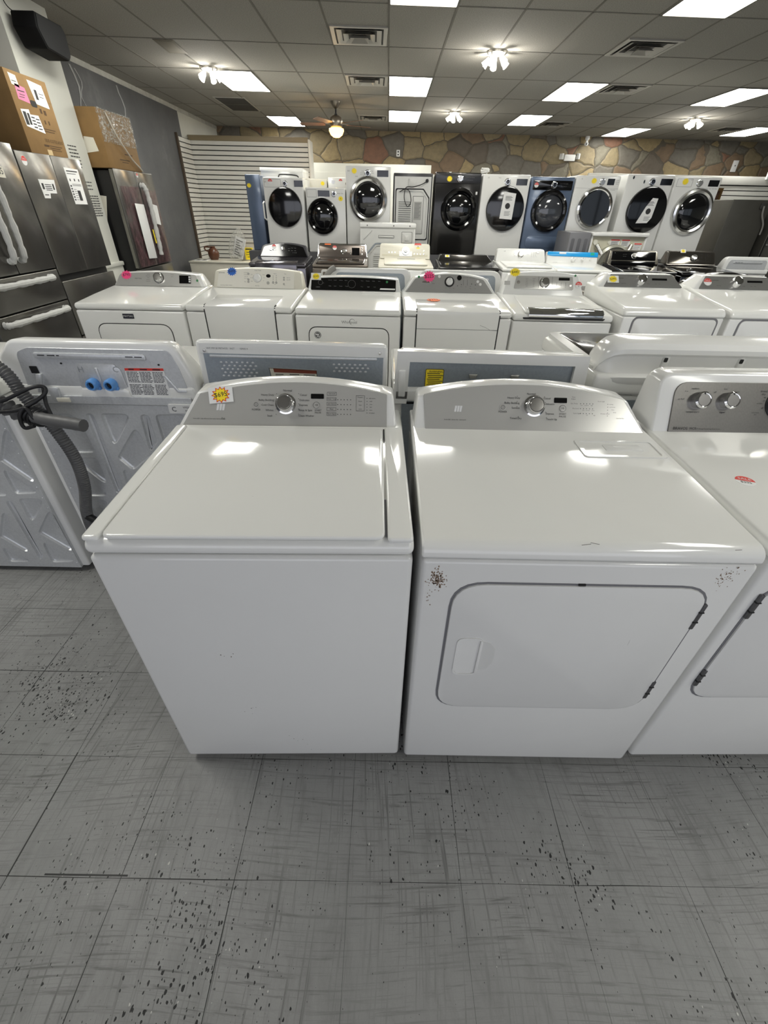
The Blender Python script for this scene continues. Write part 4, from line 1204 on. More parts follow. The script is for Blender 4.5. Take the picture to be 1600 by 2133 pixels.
B(MB_).slab([(-0.312, 0.90), (0.312, 0.90), (0.306, 1.056), (-0.306, 1.060)], -0.0165, -0.012).out('console_back', GALVD, t)
ys = B(MB_).slab(rrect(-0.245, -0.175, 0.945, 1.032, 0.006), -0.012, -0.0105).out('warning_sticker', YELLOW, t, 'yellow warning sticker')
b = B(MB_)
for k in range(11):
    b.box(-0.238 + .002 * (k % 3), -0.186 + 0.006 * ((k * 5) % 3) - .004, 1.014 - 0.0072 * k, 1.0165 - 0.0072 * k, -0.0106, -0.0098)
b.ring(rrect(-0.245, -0.175, 0.945, 1.032, 0.006), rrect(-0.243, -0.177, 0.947, 1.030, 0.005), -0.0106, -.0099)
b.text('WARNING', -0.205, 1.022, -0.0098, 0.011)
b.out('sticker_print', PRINT, ys)
for u in (-0.065, 0.093):
    B(MB_).slab(round_poly([(u - 0.018, 1.018), (u + 0.018, 1.018), (u + 0.012, 1.0), (u - 0.012, 1.0)], .004), -0.012, -0.004, 0.002).out('metal_tab', SATIN, t)
B(back_frame(DW + 0.002)).box(-0.345, -0.32, 0.93, 1.03, -0.01, 0.006, 0.003).out('side_flange', PLAS, t)

# washer with the moulded white hood and dark glass lid, at right
t = laundry('top_load_washer', 'backwards white washer with moulded plastic hood and dark glass lid, at right', 'washer', (0.79, 1.60), 0.0, 0.77, DW, True, 'machines turned backwards', zs=0.95, zf=1.02, zb=1.028, r=0.04)
B(back_frame(DW - 0.009)).slab([(-0.36, 0.03), (0.36, 0.03), (0.36, 0.93), (-0.36, 0.93)], -0.002, 0.003).out('back_panel', GALVD, t)
yb_ = DW
B(frame(0.0, 1.026, R(90))).slab(rrect(-0.325, 0.325, 0.03, 0.575, 0.04, 5), 0.0, 0.010, 0.004).out('lid', mat('dark_lid_glass', '1d1b19', 0.12, coat=0.5), t, 'dark glass lid')
b = B(frame(0.0, 1.026, R(90)))
b.ring(rrect(-0.375, 0.375, 0.02, 0.60, 0.05, 5), rrect(-0.328, 0.328, 0.027, 0.578, 0.042, 5), -0.01, 0.012)
b.out('lid_surround', PLAS, t)
sec = [(yb_ - 0.09, 0.90), (yb_ - 0.045, 0.905), (yb_ - 0.02, 0.955), (yb_ - 0.004, 0.985), (yb_ + 0.006, 1.005), (yb_ + 0.008, 1.022), (yb_ - 0.016, 1.030), (yb_ - 0.022, 1.045), (yb_ - 0.022, 1.092), (yb_ - 0.012, 1.102), (yb_ - 0.014, 1.118), (yb_ - 0.028, 1.136), (yb_ - 0.05, 1.144), (yb_ - 0.13, 1.146), (yb_ - 0.165, 1.12), (yb_ - 0.18, 1.03), (yb_ - 0.18, 0.90)]
loops = []
for x, k, dz in ((-0.40, 1.0, 0.0), (0.255, 1.0, 0), (0.30, 0.98, -0.002), (0.33, 0.92, -0.010), (0.352, 0.82, -0.028), (0.366, 0.68, -0.055), (0.372, 0.5, -0.085)):
    loops.append([(x - (max(0.0, 1.0 - z) * 0.45 if x > 0.25 else 0), yb_ - 0.10 + (y - yb_ + 0.10) * k, max(0.90, z + dz * max(0, z - 0.95) / 0.19)) for y, z in sec])
B().loft(loops, ang=60).out('hood', PLAS, t, None, 28)
for x in (0.135, -0.145, -0.345):
    B().at(back_frame(yb_ - 0.022)).pad(rrect(-x - 0.014, -x + 0.014, 1.035, 1.096, 0.012), 0, 0.007, 0.006).out('hood_clip', PLAS, t)
    B().at(back_frame(yb_ - 0.022)).slab(rrect(-x - 0.010, -x + 0.003, 1.074, 1.09, 0.004), 0.005, 0.0078).out('clip_slot', BLACKM, t)
B().at(back_frame(yb_ - 0.0)).pad(rrect(-0.165, 0.42, 0.972, 1.024, 0.015), -0.02, 0.018, 0.014).out('hood_step', PLAS, t)
lb = B().at(back_frame(yb_ + 0.018)).slab(rrect(-0.105, 0.03, 0.988, 1.008, 0.002), -0.001, 0.0008).out('rating_label', mat('silver_label', 'b4b4b2', 0.4, 0.3), t)
B().at(back_frame(yb_ + 0.018)).text('WARNING', -0.075, 1.001, 0.0012, 0.009).text('AVERTISSEMENT', -0.018, 1.001, 0.0012, 0.006).text('ADVERTENCIA  R.R. 6.5', -0.012, 0.994, 0.0012, 0.005).out('label_print', PRINT, lb)
for k in range(6):
    B(back_frame(yb_ - 0.035 - 0.004 * k)).slab(rrect(-0.215 - 0.005 * k, -0.125, 0.958 - 0.0125 * k, 0.9645 - 0.0125 * k, 0.003), 0.0, 0.026, 0.002).out('hood_louver', PLAS, t)

# ------------------------------------------------------------------ third row: facing the viewer across the aisle
L30 = R(30)
KW = dict(zs=0.915, zf=0.955, zb=0.990, yb=0.55, group='machines across the aisle facing the viewer')
def con_frame(yb=0.55, zb=0.992, lean=L30):
    return frame(yb, zb, lean)
# silver console, $795 pink burst
t = laundry('clothes_dryer', 'white dryer with silver console and pink burst sticker, beside the refrigerators', 'dryer', (-2.15, 3.19), 0.01, 0.745, **KW)
o_ = round_poly(arch(-0.36, 0.36, -0.31, 0.31, 0.095, 0.112), [0, 0] + [0.03] + [0] * 13 + [0.03], 5)
shell(t, o_, 0.55, 0.988, L30, 0.70, PLAS)
M = con_frame()
B(M).slab(round_poly(arch(-0.345, 0.325, -0.305, 0.285, 0.088, 0.104), [0, 0, .03] + [0] * 13 + [.03], 5), -0.002, 0.003, 0.001, 1).out('control_panel', PANEL, t)
knob(t, M, -0.005, 0.06, 0.035, 0.03, CHROME, SATIN)
d = display(t, M, 0.155, 0.245, 0.022, 0.082)
for v in (0.03, 0.047, 0.064):
    B(M).box(0.228, 0.243, v, v + 0.012, 0.004, 0.006).out('display_tile', WPRINT, d)
star(t, M, -0.255, 0.077, 0.036, PINK, '$795', sx=1.2)
dot = B(M).slab(circle(0.009, 14, 0.295, 0.045), 0.002, 0.005).out('tag_dot', GREEN, t, 'small green round tag')
lettering(t, M, [('MAYTAG', -0.165, 0.052, 0.013), ('Normal', -0.085, 0.086, .007), ('Heavy Duty', -0.088, 0.073, .007), ('Bulky', -0.085, 0.06, .007), ('Delicates', -0.088, 0.047, .007), ('Quick Dry', -0.088, 0.034, .007), ('Wrinkle', 0.10, 0.085, .007), ('Steam', 0.10, 0.070, .007)], PRINT)
bg = B(frame(0)).slab([(-0.055, 0.862), (0.02, 0.862), (0.02, 0.893), (-0.055, 0.893)], -0.001, 0.003).out('logo_badge', mat('navy_badge', '1a1d2a', 0.4), t, 'dark badge with pale lettering')
B(frame(0)).text('MAYTAG', -0.0175, 0.8775, 0.0036, 0.017).out('logo', WPRINT, bg)
door(t, -0.255, 0.26, 0.33, 0.825, 0.07, shade_mat=GAP)
# yellowed console, blue burst
def hamper_front(t, u0, u1, D=0.7, zt=0.957, top_in=0.30, m=WHITE, line=None):
    """tall front panel that wraps over the front edge of the top"""
    for u in (u0, u1):
        B().prof([(-0.0015, 0.30), (-0.0015, zt - 0.03), (0.004, zt - 0.010), (0.02, zt + 0.001), (0.05, zt + 0.0035), (0.05, zt - 0.01), (0.01, zt - 0.03), (0.01, 0.30)], u - 0.004, u + 0.004).out('door_gap_shade', GAP, t)  # dark strips painted in for the shade in the panel's side gaps
    d = B().prof([(-0.005, 0.30), (-0.005, zt - 0.03), (0.000, zt - 0.007), (0.018, zt + 0.004), (top_in, zt + 0.004 + top_in * 0.062), (top_in, zt - 0.02), (0.015, zt - 0.05), (0.015, 0.30)], u0 + 0.004, u1 - 0.004, 0.004, 2, ang=50).out('door', m, t)
    return d
t = laundry('clothes_dryer', 'white dryer with yellowed cream console and blue burst sticker', 'dryer', (-1.395, 3.205), -0.02, 0.742, **KW)
hamper_front(t, -0.235, 0.255)
o_ = round_poly(arch(-0.355, 0.355, -0.34, 0.34, 0.13, 0.155), [0, 0, .025] + [0] * 13 + [.025], 4)
shell(t, o_, 0.55, 0.988, L30, 0.70, CREAM)
B(M).slab(round_poly(arch(-0.325, 0.285, -0.31, 0.285, 0.118, 0.142, 0.125), 0.008, 2), -0.002, 0.003, 0.001, 1).out('control_panel', mat('cream_panel', 'e6e3d8', 0.4), t)
knob(t, M, -0.005, 0.075, 0.027, 0.024, PLAS, None, 0.85)
B(M).ring(circle(0.033, 28, -0.005, 0.075), circle(0.028, 28, -0.005, 0.075), 0.002, 0.0045).out('knob_ring', BLACKM, t)
B(M).slab(circle(0.018, 20, 0.082, 0.092, 0.72), 0.002, 0.0045).out('display', BLACK, t)
star(t, M, -0.205, 0.118, 0.034, BLUES, '$495')
lettering(t, M, [('KENMORE', -0.285, 0.108, .010), ('Dryer Timer', 0.0, 0.131, .010), ('Cottons', -0.10, 0.112, .006), ('Normal', -0.10, 0.098, .006), ('Light', -0.10, 0.084, .006), ('Sensor', -0.10, 0.070, .006), ('Start', -0.10, 0.045, .007), ('Extra', -0.048, 0.10, .006), ('Normal', -0.050, 0.076, .006), ('Heavy', -0.048, 0.05, .006), ('Timed', 0.045, 0.10, .006), ('Cool', 0.05, 0.078, .006), ('Air', 0.045, 0.055, .006), ('Options', 0.135, 0.110, .007), ('Temp', 0.215, 0.110, .007), ('Signal On', 0.24, 0.082, .007), ('Signal Off', 0.24, 0.066, .007), ('Heavy Duty  King Size Capacity', -0.25, 0.016, .007), ('Auto Dry', -0.005, 0.016, .008), ('End', 0.135, 0.03, .006), ('Push', 0.21, 0.025, .006)], PRINT,
    dots=[(0.12, 0.092 - .013 * i, .0025) for i in range(4)] + [(0.145, 0.096 - .013 * i, .0025) for i in range(4)] + [(-0.085, 0.112 - .014 * i, .002) for i in range(4)])
buttons(t, M, [(-0.075, 0.105, .009), (-0.075, 0.062, .009), (-0.075, 0.045, .009), (0.08, 0.04, .012), (0.12, 0.043, .009), (0.145, 0.043, .009), (0.205, 0.082, .007), (0.205, 0.066, .007), (0.205, 0.035, .007)], mat('grey_button', 'a9a7a0', 0.4))
# black console
t = laundry('clothes_dryer', 'white dryer with full width black console and yellow burst sticker', 'dryer', (-0.630, 3.18), -0.02, 0.73, **KW)
o_ = round_poly(arch(-0.365, 0.365, -0.345, 0.345, 0.098, 0.112), [0, 0, .02] + [0] * 13 + [.02], 4)
shell(t, o_, 0.55, 0.988, L30, 0.70, PLAS)
B(M).slab(round_poly(arch(-0.340, 0.325, -0.335, 0.325, 0.084, 0.098), 0.006, 2), -0.002, 0.003, 0.001, 1).out('control_panel', BLACK, t)
lettering(t, M, [('power', -0.245, 0.052, .006), ('Normal', -0.19, 0.074, .008), ('Casual', -0.15, 0.074, .008), ('Delicate', -0.105, 0.074, .008), ('Heavy', -0.065, 0.074, .008), ('Bulky', -0.19, 0.030, .008), ('Quick', -0.15, 0.030, .008), ('Towels', -0.105, 0.030, .008), ('Timed', -0.06, 0.030, .008), ('Temp', 0.06, 0.074, .008), ('Dryness', 0.105, 0.074, .008), ('Steam', 0.15, 0.074, .008), ('Static', 0.195, 0.074, .008), ('Time', 0.06, 0.030, .008), ('Signal', 0.11, 0.030, .008), ('Lock', 0.16, 0.030, .008), ('CABRIO', -0.285, 0.020, .009)], mat('faint_print', '8a8a8a', 0.5))
B(M).ring(circle(0.030, 28, -0.02, 0.048), circle(0.0285, 28, -0.02, 0.048), 0.0022, 0.0045).out('dial_ring', GPRINT, t)
B(M).ring(circle(0.018, 24, -0.265, 0.055), circle(0.0165, 24, -0.265, 0.055), .002, .0045).out('dial_ring', GPRINT, t)
B(M).slab(circle(0.009, 14, 0.255, 0.070), 0.002, 0.005).out('tag_dot', GREEN, t, 'small green round tag')
B(M).slab([(0.20, 0.010), (0.32, 0.010), (0.32, 0.022), (0.205, 0.022)], 0.002, 0.0042).out('label_strip', PAPER, t, 'pale label strip')
star(t, M, -0.30, 0.098, 0.027, YELLOW, '$245', card=True)
b = B(frame(0.0, 0.955, math.atan2(0.53, 0.03))).ring(rrect(0.06, 0.32, 0.46, 0.535, 0.01), rrect(0.07, 0.31, 0.468, 0.527, 0.006), -0.002, 0.006).slab(rrect(.07, .31, .468, .527, .006), -.002, .003)
b.out('lint_door', LIDW, t)
door(t, -0.275, 0.285, 0.33, 0.835, 0.06, shade_mat=GAP)
B(frame(0)).text('Whirlpool', 0.01, 0.872, 0.0005, 0.026).ring(circle(0.02, 20, 0.03, 0.875, 1.0), circle(0.0185, 20, 0.031, 0.874, 1.0), 0, 0.001).out('logo', GPRINT, t, 'small grey script lettering')
dk = B(frame(0)).slab(circle(0.024, 26, -0.215, 0.785), 0.005, 0.0075).out('round_decal', mat('dark_decal', '3a3a3b', 0.4), t, 'round dark decal')
B(frame(0)).ring(circle(0.021, 26, -0.215, 0.785), circle(0.018, 26, -0.215, 0.785), 0.0075, 0.008).box(-0.229, -0.205, 0.784, 0.794, 0.0075, 0.0082, M=Matrix.Rotation(0, 4, 'Z')).box(-0.222, -0.202, 0.774, 0.781, .0075, .0082).out('decal_print', WPRINT, dk)
# grey arched console, pink burst
t = laundry('clothes_dryer', 'white dryer with grey arched console, pink burst and orange burst stickers', 'dryer', (0.122, 3.185), 0.0, 0.748, **KW)
d = hamper_front(t, -0.285, 0.29)
B(frame(-0.0055)).box(-0.28, 0.285, 0.838, 0.840, 0, 0.0012).out('panel_seam', GREYGAP, d)
b = B(frame(-0.0055))
for a, c in (((0.16, 0.868), (0.20, 0.855)), ((0.20, 0.855), (0.235, 0.838)), ((0.235, 0.838), (0.285, 0.835))):
    dd = Vector((c[0] - a[0], c[1] - a[1])); 
    b.slab([(a[0], a[1]), (c[0], c[1]), (c[0], c[1] + 0.0016), (a[0], a[1] + 0.0016)], 0, 0.0008)
b.out('scratch', GPRINT, d)
o_ = round_poly(arch(-0.36, 0.36, -0.285, 0.29, 0.112, 0.15), [0, 0, .05] + [0] * 13 + [.05], 6)
shell(t, o_, 0.55, 0.988, L30, 0.72, PLAS)
B(M).slab(round_poly(arch(-0.345, 0.335, -0.272, 0.262, 0.10, 0.136), [0, 0, .03] + [0] * 13 + [.03], 5), -0.002, 0.003, 0.001, 1).out('control_panel', SPANEL, t)
k = B(M).lathe([(0, 0), (0.038, 0), (0.038, 0.006), (0, 0.006)], -0.005, 0.078, 0.002, 28).out('knob_collar', BLACKM, t)
knob(t, M, -0.005, 0.078, 0.027, 0.028, PLAS, None, 0.85, True)
B(M).lathe([(0, 0), (0.019, 0), (0.018, 0.006), (0, 0.007)], 0.072, 0.11, 0.002, 20).out('round_window', BLACK, t)
buttons(t, M, [(-0.085, 0.118, .011), (0.218, 0.085, .011), (0.238, 0.065, .011)])
star(t, M, -0.165, 0.115, 0.046, PINK, '$225', sx=1.05)
B(M).slab(circle(0.034, 20, -0.185, 0.073, 0.28), 0.003, 0.006, 0.002).out('logo_plate', CHROME, t)
B(M).slab(circle(0.009, 14, -0.245, 0.112), 0.002, 0.005).out('tag_dot', GREEN, t, 'small green round tag')
lettering(t, M, [('Cabrio', -0.13, 0.064, .008), ('SENSOR DRYER    CLEAN TOUCH', 0.145, 0.112, .006), ('off', -0.03, 0.032, .006), ('auto', 0.0, 0.032, .006), ('end', 0.03, 0.032, .006), ('more', 0.09, 0.045, .006), ('dry', 0.125, 0.045, .006), ('Temp', 0.16, 0.032, .006), ('Time', 0.20, 0.032, .006), ('mild', 0.16, 0.048, .006)], PRINT,
          boxes=[(0.105, 0.1065, 0.055, 0.095), (0.135, 0.1365, 0.055, 0.10)], dots=[(0.17, 0.066, .0035), (0.20, 0.06, .0035), (0.06, 0.05, .003), (0.09, 0.06, .003)])
od = star(t, frame(0.0, 0.958, math.atan2(.53, .032)), -0.15, 0.27, 0.045, ORANGE, '$225', label='orange burst price sticker lying on the top', n=0.006)
# washer with chrome lid handle
t = laundry('top_load_washer', 'white washer with silver control panel and chrome lid handle strip', 'washer', (0.885, 3.20), -0.015, 0.69, zs=0.90, zf=0.945, zb=0.985, yb=0.55, group='machines across the aisle facing the viewer')
o_ = round_poly(arch(-0.33, 0.325, -0.275, 0.27, 0.175, 0.195), [0, 0, .06] + [0] * 13 + [.06], 6)
shell(t, o_, 0.55, 0.97, L30, 0.72, PLAS, bev=0.02)
M5 = frame(0.55, 0.974, L30)
B(M5).slab(round_poly([(-0.235, 0.055), (0.235, 0.055), (0.225, 0.155), (-0.215, 0.155)], 0.012, 4), -0.002, 0.005, 0.0015).out('control_panel', PANEL, t)
knob(t, M5, 0.005, 0.107, 0.034, 0.03, CHROME, CHROME)
display(t, M5, 0.115, 0.20, 0.125, 0.145, 0.006)
buttons(t, M5, [(-0.20, 0.105, .013), (0.208, 0.09, .011)], SATIN, 0.005)
lettering(t, M5, [(a, u, 0.135 - 0.012 * r, .0065) for u, col in ((-0.135, ('Normal', 'Heavy', 'Bulky', 'Whites', 'Sanitize', 'Rinse')), (-0.08, ('Delicate', 'Quick', 'Towels', 'Perm', 'Spin', 'Wool'))) for r, a in enumerate(col)] + [('Soil', 0.10, 0.075, .006), ('Temp', 0.135, 0.075, .006), ('Spin', 0.17, 0.075, .006)], PRINT, 0.0062,
    boxes=[(-0.043, -0.0415, 0.065, 0.15), (0.065, 0.0665, 0.065, 0.15), (0.10, 0.1015, 0.082, 0.11), (0.135, 0.1365, 0.082, 0.11), (0.17, 0.1715, 0.082, 0.11)])
star(t, M5, -0.23, 0.18, 0.035, YELLOW, '$445', n=0.004, sx=1.25, label='yellow burst price sticker')
B(M5).slab([(-0.31, 0.085), (-0.265, 0.085), (-0.265, 0.115), (-0.31, 0.115)], 0.001, 0.0026).out('emblem', mat('pale_emblem', 'bdbcb8', 0.4), t, 'pale square emblem')
dotsticker(t, M5, 0.275, 0.095, 0.026, 0.002, sub='$')
B(M5).slab(circle(0.008, 12, 0.245, 0.165), 0.001, 0.004).out('tag_dot', GREEN, t, 'small dark green tag')
M = frame(0.0, 0.945, math.atan2(.53, .035))
B(M).slab(round_poly([(-0.27, 0.0), (0.285, 0.0), (0.262, 0.50), (-0.245, 0.50)], .03, 5), 0.0, 0.016, 0.007, 3).out('lid', LIDW, t)
lh = B().prof([(-0.010, 0.928), (-0.006, 0.955), (0.012, 0.972), (0.075, 0.978), (0.07, 0.962), (0.01, 0.945), (0.0, 0.926)], -0.245, 0.27, 0.004, 2, ang=50).out('lid_handle', CHROME, t, 'chrome lid handle strip')
B(frame(-0.0015)).slab(round_poly([(-0.275, 0.912), (0.275, 0.912), (0.29, 0.925), (-0.285, 0.925)], .004), 0.0, 0.002).out('lid_gap', GAP, t)
# two dryers with tall curved tops and dark grey wedge consoles
def wedge_dryer(p, label, yaw, pale):
    t = place('clothes_dryer', label, 'dryer', p, yaw, 0.69, 0.76, False, 'machines across the aisle facing the viewer')
    B().box(-0.31, 0.31, 0.03, 0.7, 0, 0.05).out('base', BLACKM, t)
    B().box(-0.345, 0.345, 0.0, 0.74, 0.025, 0.955, 0.012, 3).out('cabinet', WHITE, t)
    pts = [(0.75, 0.95), (0.0, 0.95)] + [(0.055 - 0.06 * math.cos(a), 0.965 + 0.045 * math.sin(a)) for a in [R(x) for x in (0, 20, 40, 60, 78)]] + [(0.30, 1.033), (0.55, 1.062), (0.60, 1.07), (0.75, 1.075)]
    B().prof(pts, -0.347, 0.347, 0.03, 4, ang=40).out('top_deck', LIDW, t)
    Mw = frame(0.55, 1.062, R(42))
    o_ = round_poly([(-0.335, 0), (0.335, 0), (0.255, 0.118), (-0.245, 0.118)], [0, 0, .02, .02], 4)
    shell(t, [(u * 1.0, v) for u, v in o_], 0.55, 1.058, R(42), 0.755, PLAS, 0.97)
    pn = round_poly([(-0.285, 0.004), (0.322, 0.004), (0.246, 0.108), (-0.225, 0.108)], .006)
    B(Mw).slab(pn, -0.002, 0.003, 0.001, 1).out('control_panel', DPANEL, t)
    b = B(Mw).lathe([(0, 0), (0.043, 0), (0.040, 0.012), (0.034, 0.034), (0.028, 0.038), (0, 0.038)], -0.0, 0.055, 0.002, 26)
    kb = b.out('knob', CHROME, t)
    display(t, Mw, 0.09, 0.205, 0.060, 0.076)
    lettering(t, Mw, [('SAMSUNG', -0.155, 0.072, .011), ('Sensor Dry', -0.13, 0.03, .007), ('Normal   Heavy', -0.075, 0.092, .006), ('Bedding', 0.06, 0.03, .006), ('Temp      Time', 0.13, 0.030, .007)], PRINT)
    if pale == 'star':
        star(t, Mw, -0.212, 0.062, 0.03, YELLOW, '$395', card=True, label='pale card with a yellow burst price sticker')
    else:
        dotsticker(t, Mw, -0.215, 0.058, 0.03, txt='SALE')
    d = door(t, -0.265, 0.30, 0.30, 0.945, 0.035, shade_mat=GREYGAP, shade_w=0.012)
    B(frame(0)).slab(round_poly([(-0.2, 0.83), (0.24, 0.83), (0.2, 0.862), (-0.16, 0.862)], .01), 0.004, 0.0085, 0.003).out('door_ridge', WHITE, d)
    return t
wedge_dryer((1.605, 3.13), 'white dryer with sloping grey wedge console and yellow burst sticker', 0.0, 'star')
wedge_dryer((2.325, 3.12), 'white dryer with sloping grey wedge console and round sale sticker, at right edge', -0.01, 'dot')

# ------------------------------------------------------------------ fourth row: backs turned to the third row
def far_back(name, label, cat, X, W, top, body=PLAS, face=GALVD, Y=4.03, inset=True, r=0.06):
    t = laundry(name, label, cat, (X, Y), 0.0, W, 0.66, True, 'machines turned backwards', body=body, deck=body)
    o_ = round_poly([(-W / 2, 0.92), (W / 2, 0.92), (W / 2 - 0.015, top), (-W / 2 + 0.015, top)], [0, 0, r, r], 6)
    back_shell(t, o_, 0.655, 0.17, body)
    Mx = back_frame(0.655)
    if inset:
        q = round_poly([(-W / 2 + 0.05, 0.92), (W / 2 - 0.05, 0.92), (W / 2 - 0.065, top - 0.035), (-W / 2 + 0.065, top - 0.035)], [0, 0, .04, .04], 5)
        cb = B(Mx).slab(q, -0.003, 0.003, 0.001, 1).out('console_back', face, t)
        B(Mx).slab(rrect(-W / 2 + 0.12, W / 2 - 0.12, top - 0.075, top - 0.055, .009), 0.002, 0.009, 0.003).out('embossed_rib', GALV, cb)
        b = B(Mx)
        for k in range(3):
            b.box(-W / 2 + 0.14 + 0.035 * k, -W / 2 + 0.168 + 0.035 * k, top - 0.067, top - 0.063, 0.008, 0.0098)
        b.out('rib_slots', BLACKM, cb)
    B(back_frame(0.652)).slab([(-W / 2 + .03, .04), (W / 2 - .03, .04), (W / 2 - .03, .89), (-W / 2 + .03, .89)], -.003, .002).out('back_panel', GALVD, t)
    return t
t = far_back('top_load_washer', 'backwards white washer with slotted grey back and pale hose, behind black console', 'washer', -0.49, 0.70, 1.118)
hs = B().tube(smooth_path([(0.375, 0.70, 0.98), (0.36, 0.72, 1.05), (0.325, 0.71, 1.098), (0.285, 0.70, 1.122)], 6), 0.022, 12).out('drain_hose', HOSEG, t, 'pale drain hose end')
B().tube([(0.2855, 0.70, 1.1215), (0.284, 0.70, 1.1225)], 0.016, 10).out('hose_bore', BLACKM, t)
b = B(back_frame(0.66)).ring(rrect(-0.405, -0.352, 0.96, 1.10, 0.015), rrect(-0.395, -0.362, 0.975, 1.085, 0.01), -0.02, 0.006)
b.out('hose_holder', PLAS, t)
far_back('top_load_washer', 'backwards white washer with rounded top corner, behind the grey arched console', 'washer', 0.25, 0.72, 1.118, r=0.09)
BRONZE = mat('bronze_enamel', '6f675e', 0.3, 0.5)
far_back('clothes_dryer', 'backwards bronze dryer, only its top edge showing behind a wedge console', 'dryer', 1.74, 0.68, 1.115, BRONZE, BRONZE, r=0.04, inset=False)
t = laundry('top_load_washer', 'backwards glossy black washer with a bowed top, behind the rightmost wedge console', 'washer', (2.50, 4.03), 0.0, 0.74, 0.68, True, 'machines turned backwards', body=BLACK, deck=BLACK)
o_ = round_poly(arch(-0.36, 0.37, -0.29, 0.32, 0.15, 0.22), [0, 0, .06] + [0] * 13 + [.06], 5)
back_shell(t, [(u, z + 0.92) for u, z in o_], 0.67, 0.30, BLACK, 0.03)

# ------------------------------------------------------------------ fifth row: facing the viewer
YE = 6.0
E_ = dict(zs=0.915, zf=0.955, zb=0.985, yb=0.50, group='consoles below the back row')
ME = frame(0.50, 0.987, R(25))
def arched(t, W, he, hm, m, panel, pm, inset=0.025, lean=R(25), rr=0.06):
    o_ = round_poly(arch(-W / 2, W / 2, -W / 2 + 0.05, W / 2 - 0.05, he, hm), [0, 0, rr] + [0] * 13 + [rr], 6)
    shell(t, o_, 0.50, 0.984, lean, 0.68, m)
    p_ = round_poly(arch(-W / 2 + inset, W / 2 - inset, -W / 2 + 0.05 + inset, W / 2 - 0.05 - inset, he - inset * 0.6, hm - inset * 0.6), [0, 0, rr * .8] + [0] * 13 + [rr * .8], 6)
    B(ME).slab(p_, -0.002, 0.003, 0.001, 1).out('control_panel', pm, t)
CHS = mat('dark_silver_enamel', '77747a', 0.14, 0.85)
t = laundry('top_load_washer', 'dark silver washer with black arched console, below the leftmost front loader', 'washer', (-1.70, YE), 0.02, 0.70, body=CHS, deck=CHS, **E_)
hamper_front(t, -0.27, 0.24, m=CHS)
arched(t, 0.66, 0.13, 0.165, mat('charcoal_plastic', '37363a', 0.3), None, BLACK)
knob(t, ME, -0.01, 0.09, 0.022, 0.02, CHROME, CHROME)
dotsticker(t, ME, -0.125, 0.115, 0.026)
B(ME).slab(circle(0.03, 18, -0.16, 0.075, 0.35), 0.002, 0.006, 0.002).out('logo_plate', CHROME, t)
lettering(t, ME, [('Bravos', -0.11, 0.073, .009), ('Normal', 0.07, 0.095, .009), ('Heavy', 0.11, 0.10, .009), ('Steam', 0.15, 0.10, .009), ('Bulky', 0.07, 0.07, .009), ('Quick', 0.11, 0.07, .009), ('Rinse', 0.15, 0.07, .009), ('Soil  Temp  Spin', 0.14, 0.045, .008), ('Start', 0.0, 0.045, .008)], mat('faint_print', '8a8a8a', 0.5))
t = laundry('top_load_washer', 'bronze grey washer with a square display on its console', 'washer', (-0.92, YE), 0.02, 0.68, body=BRONZE, deck=BRONZE, **E_)
B(frame(0.0, 0.955, R(87))).slab(rrect(-0.30, 0.30, 0.005, 0.46, .04, 5), 0, 0.018, 0.008).out('lid', mat('bronze_gloss', '57504a', 0.12, 0.6), t)
BRP = brushed('bronze_panel', '625a54', 0.3, 0.6)
o_ = round_poly([(-0.33, 0), (0.33, 0), (0.315, 0.165), (-0.315, 0.165)], [.01, .01, .03, .03], 5)
shell(t, o_, 0.5, 0.99, R(25), 0.66, CHROME)
B(ME).slab(round_poly([(-0.31, 0.008), (0.31, 0.008), (0.298, 0.150), (-0.300, 0.150)], .02), -0.002, 0.004, 0.0015).out('control_panel', BRP, t)
knob(t, ME, 0.02, 0.075, 0.03, 0.025, CHROME, SATIN)
display(t, ME, 0.125, 0.225, 0.03, 0.12, 0.005)
dotsticker(t, ME, -0.10, 0.115, 0.027, 0.006)
B(ME).slab([(-0.23, 0.15), (-0.15, 0.15), (-0.15, 0.163), (-0.23, 0.163)], 0.004, 0.006).out('price_strip', ORANGE, t, 'small orange strip')
buttons(t, ME, [(0.105, 0.045, .008), (0.105, 0.07, .008), (0.105, 0.095, .008), (0.255, 0.045, .012), (0.255, 0.085, .012), (0.255, 0.115, .009)], SATIN, 0.005)
t = laundry('top_load_washer', 'white washer with cream console around a dark square dial plate', 'washer', (-0.11, YE), 0.0, 0.68, deck=CREAM, **E_)
o_ = round_poly([(-0.33, 0), (0.33, 0), (0.325, 0.175), (-0.325, 0.175)], [.01, .01, .03, .03], 5)
shell(t, o_, 0.5, 0.99, R(22), 0.66, CREAM)
B(ME).slab(rrect(-0.30, 0.30, 0.03, 0.16, .012), -0.002, 0.004, 0.0015).out('control_panel', mat('champagne_panel', 'd6d1bd', 0.4, 0.2), t)
B(ME).slab(rrect(-0.075, 0.095, 0.032, 0.158, .004), 0.003, 0.006).out('dial_plate', BLACK, t)
B(ME).ring(circle(0.047, 26, 0.01, 0.095), circle(0.03, 26, 0.01, 0.095), 0.006, 0.018).out('dial_ring', CHROME, t)
knob(t, ME @ Matrix.Translation((0, 0, .004)), 0.01, 0.095, 0.022, 0.022, SATIN, BLACK)
display(t, ME, -0.225, -0.115, 0.105, 0.145, 0.005)
dotsticker(t, ME, -0.265, 0.14, 0.025, 0.006)
s_ = star(t, ME, 0.17, 0.152, 0.034, YELLOW, '$', n=0.007, label='red and yellow price burst')
B(ME).slab([(0.12, 0.165), (0.215, 0.165), (0.205, 0.188), (0.13, 0.188)], 0.007, 0.010).out('red_tab', RED, s_)
